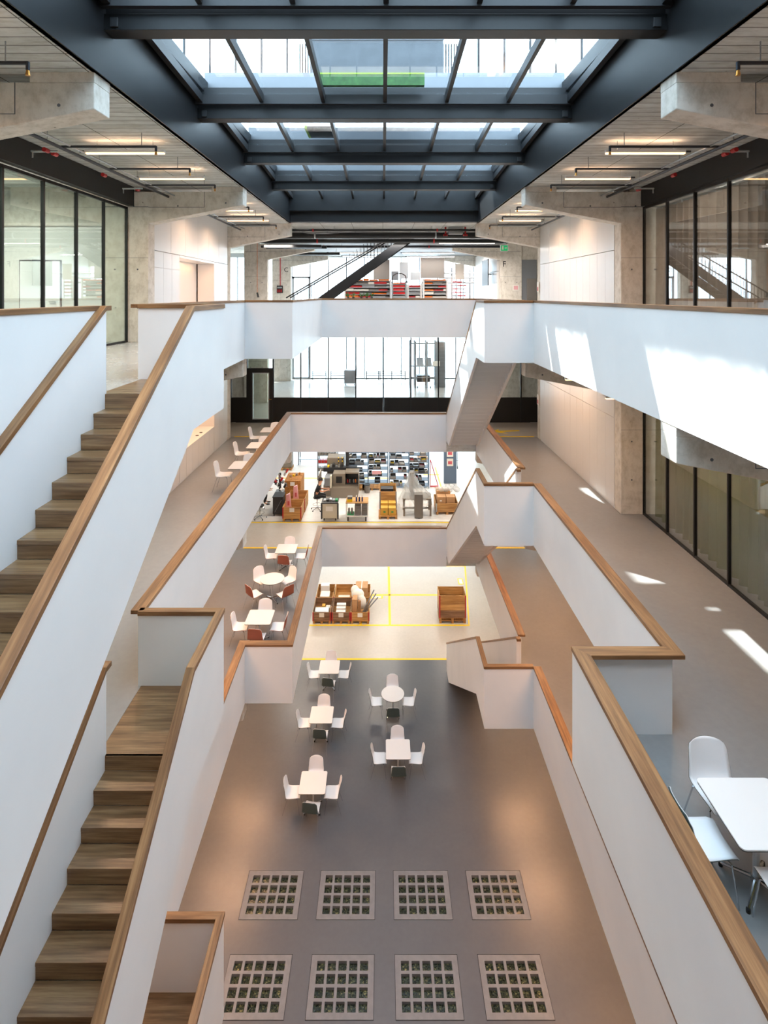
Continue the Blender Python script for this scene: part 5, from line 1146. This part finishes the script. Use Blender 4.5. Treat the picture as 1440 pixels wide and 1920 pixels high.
t = thing('tool_cart', 'dark boxy cart standing on the glossy hall floor behind the glass', 'cart', (-2.0, 35.5, z)); MB().box(-2.45, -1.75, 35.2, 35.8, z + 0.12, z + 0.95).build('cart_body', 'steel_grey', t, True, 0.02)
for x in (-2.38, -1.82): MB().tube((x, 35.2, z + 0.06), (x + 0.04, 35.2, z + 0.06), 0.06, 10).build('wheel', 'rubber', t, True)
MB().tube((-1.7, 35.3, z + 0.5), (-1.7, 35.3, z + 1.2), 0.02, 6).tube((-1.7, 35.8, z + 0.5), (-1.7, 35.8, z + 1.2), 0.02, 6).tube((-1.7, 35.3, z + 1.2), (-1.7, 35.8, z + 1.2), 0.02, 6).build('push_handle', 'galv', t, True)
for i, x in enumerate((-4.75, -3.5, -1.1, -0.3, 0.6)):
    t = thing('window_guard', 'low dark guard rail at the far windows, %s' % ['closest to the grey door', 'second from the grey door', 'beside the boxy cart', 'in the middle of the window wall', 'towards the machine frame'][i].replace('closest to', 'next to'), 'guard rail', (x, 37.6, z), 0, 'guard rails along the far windows')
    for dx in (0, 0.9): MB().tube((dx, 0, 0), (dx, 0, 0.58), 0.03, 6).build('post', 'dark', t)
    for h in (0.3, 0.43, 0.57): MB().tube((0, 0, h), (0.9, 0, h), 0.024, 6).build('rail', 'dark', t)
# ------------------------------------------------------------------ top level far hall: storage racks of red and white bars
z = F[3]
def rack(x0, x1, y, label, seed, top=1.95, orange_top=True, frame='white_lac'):
    t = thing('storage_rack', label, 'rack', ((x0 + x1) / 2, y, z)); rnd = random.Random(seed)
    for x in (x0, x1): 
        for yy in (y, y + 1.2): MB().box(x - 0.04, x + 0.04, yy - 0.04, yy + 0.04, z, z + top).build('post', frame, t, True)
    MB().box(x0, x1, y + 0.36, y + 0.38, z + 0.2, z + top - 0.08).build('backlight_blocker', 'bin_grey', t, True)  # added panel blocks the bright background behind the bars
    k = 0; zz_ = z + 0.3
    while zz_ < z + top - 0.05:
        MB().box(x0, x1, y, y + 1.2, zz_, zz_ + 0.03).build('shelf', 'alu', t, True)
        x = x0 + 0.06
        while x < x1 - 0.15:
            w = rnd.uniform(0.3, 1.0); xe = min(x + w, x1 - 0.06); c = rnd.choice(['red', 'red', 'red', 'paper', 'paper', 'bin_grey', 'galv', 'orange'])
            if orange_top and zz_ + 0.2 >= z + top - 0.05: c = 'orange'
            MB().box(x, xe, y - 0.02, y + 0.3, zz_ + 0.03, zz_ + 0.03 + rnd.uniform(0.06, 0.13)).build('stored_bar', c, t, True); x = xe + 0.02
        zz_ += 0.19
    return t
rack(-2.15, 0.42, 31.5, 'wide white rack of red bars partly behind the black stair, with plants in front', 1, 2.1)
rack(1.42, 2.15, 31.5, 'narrow rack of red and white parts between two grey boards', 3, 1.85, False); rack(2.30, 3.62, 31.5, 'white rack of red bars below the large grey board', 4, 2.15)
t = rack(0.52, 1.28, 30.9, 'rounded tubular trolley rack of red parts with a black hoop', 5, 2.0, False, 'galv')
MB().path([(0.50, 30.85, z + 1.9), (0.55, 30.85, z + 2.3), (0.75, 30.85, z + 2.42), (1.05, 30.85, z + 2.42), (1.25, 30.85, z + 2.3), (1.32, 30.85, z + 1.9)], 0.03, 8).build('hoop', 'dark', t, True)
t = thing('cantilever_rack', 'rack seen end-on with red arms, beside the silvery cupboards', 'rack', (4.3, 31.5, z))
for k in range(9):
    for q in range(3): MB().box(3.85 + 0.30 * q, 4.1 + 0.30 * q + 0.03 * (k % 2), 30.6 + 0.5 * q, 30.9 + 0.5 * q, z + 0.4 + 0.19 * k, z + 0.46 + 0.19 * k).build('arm', ['red', 'galv', 'red'][(k + q) % 3], t, True)
for q in range(3): MB().box(3.82 + 0.3 * q, 3.88 + 0.3 * q, 31.2 + 0.4 * q, 31.3 + 0.4 * q, z, z + 2.3).build('post', 'white_lac', t, True)
for k, (x0, x1, y, a, b, lab, m_) in enumerate(((2.22, 3.62, 32.8, 2.22, 3.40, 'large grey board on top of the white rack', 'bin_grey'), (0.98, 1.50, 33.0, 2.2, 3.15, 'tall pale board behind the tubular trolley rack', 'alu'), (1.62, 2.20, 32.85, 2.1, 2.55, 'low pale board beside the large grey one', 'alu'),
          (0.50, 0.92, 33.0, 2.1, 2.62, 'small dark grey board behind the wide rack', 'steel_grey'), (-0.55, 0.40, 32.85, 2.15, 3.3, 'grey board above the wide rack next to the black stair', 'bin_grey'), (4.05, 4.55, 31.2, 2.1, 2.95, 'crumpled pale sheet above the rack arms', 'paper'))):
    t = thing('pin_board', lab, 'board', ((x0 + x1) / 2, y, z + a)); MB().box(x0, x1, y, y + 0.04, z + a, z + b).build('board_panel', m_, t, True); MB().box(x0 - 0.02, x1 + 0.02, y - 0.01, y + 0.05, z + b, z + b + 0.03).build('frame_edge', 'white_lac', t, True)
    for x in (x0 + 0.05, x1 - 0.05): MB().box(x - 0.02, x + 0.02, y + 0.04, y + 0.07, z, z + b).build('post', 'galv', t, True)
for k, x in enumerate((-1.95, -1.65, -1.2, -0.9, -0.62)):
    t = thing('potted_plant', 'small green plant in front of the wide rack, %s' % ['next to the stair foot', 'second from the stair', 'in the middle of the row', 'fourth along', 'end of the row'][k], 'plant', (x, 31.0, z + 1.0), 0, 'small plants before the rack')
    MB().tube((0, 0, 0), (0, 0, 0.12), 0.05, 10, 0.07).build('pot', 'dark', t); m = MB(); rnd = random.Random(k)
    for q in range(14):
        a = rnd.uniform(0, 2 * PI); r_ = rnd.uniform(0.04, 0.12); h_ = rnd.uniform(0.2, 0.42); n0 = len(m.v); m.v += [(0, 0, 0.12), (r_ * math.cos(a) - 0.03 * math.sin(a), r_ * math.sin(a) + 0.03 * math.cos(a), h_ * 0.7), (r_ * 1.5 * math.cos(a), r_ * 1.5 * math.sin(a), h_), (r_ * math.cos(a) + 0.03 * math.sin(a), r_ * math.sin(a) - 0.03 * math.cos(a), h_ * 0.7)]; m.face([n0, n0 + 1, n0 + 2, n0 + 3])
    m.build('foliage', 'leaf', t)
t = thing('long_bench', 'long low bench carrying the small plants', 'bench', (-1.3, 31.0, z)); MB().box(-2.2, -0.4, 30.85, 31.15, z + 0.95, z + 1.0).build('bench_top', 'white_lac', t, True)
for x in (-2.1, -0.5): MB().box(x - 0.03, x + 0.03, 30.9, 31.1, z, z + 0.95).build('leg', 'white_lac', t, True)
t = thing('wall_screen', 'flat black-framed screen turned edge-on on an arm by the silvery cupboards', 'screen', (5.6, 31, z + 2)); MB().box(5.72, 5.78, 30.4, 32.2, z + 1.75, z + 3.2).build('screen_panel', 'dark', t, True, 0.01); MB().tube((5.78, 31.3, z + 2.4), (6.1, 31.3, z + 2.4), 0.04, 8).build('bracket', 'galv', t, True)
t = thing('pipe_rack', 'silvery tubes and fittings in front of the far windows', 'pipework', (5, 34, z))
for k in range(3): MB().tube((3.4, 34, z + 2.0 + 0.28 * k), (5.6, 34, z + 2.0 + 0.28 * k), 0.06, 8).build('tube', 'galv', t, True)
for x in (4.2, 5.3): MB().tube((x, 34, z), (x, 34, z + 2.9), 0.05, 8).build('stand', 'steel_grey', t, True)
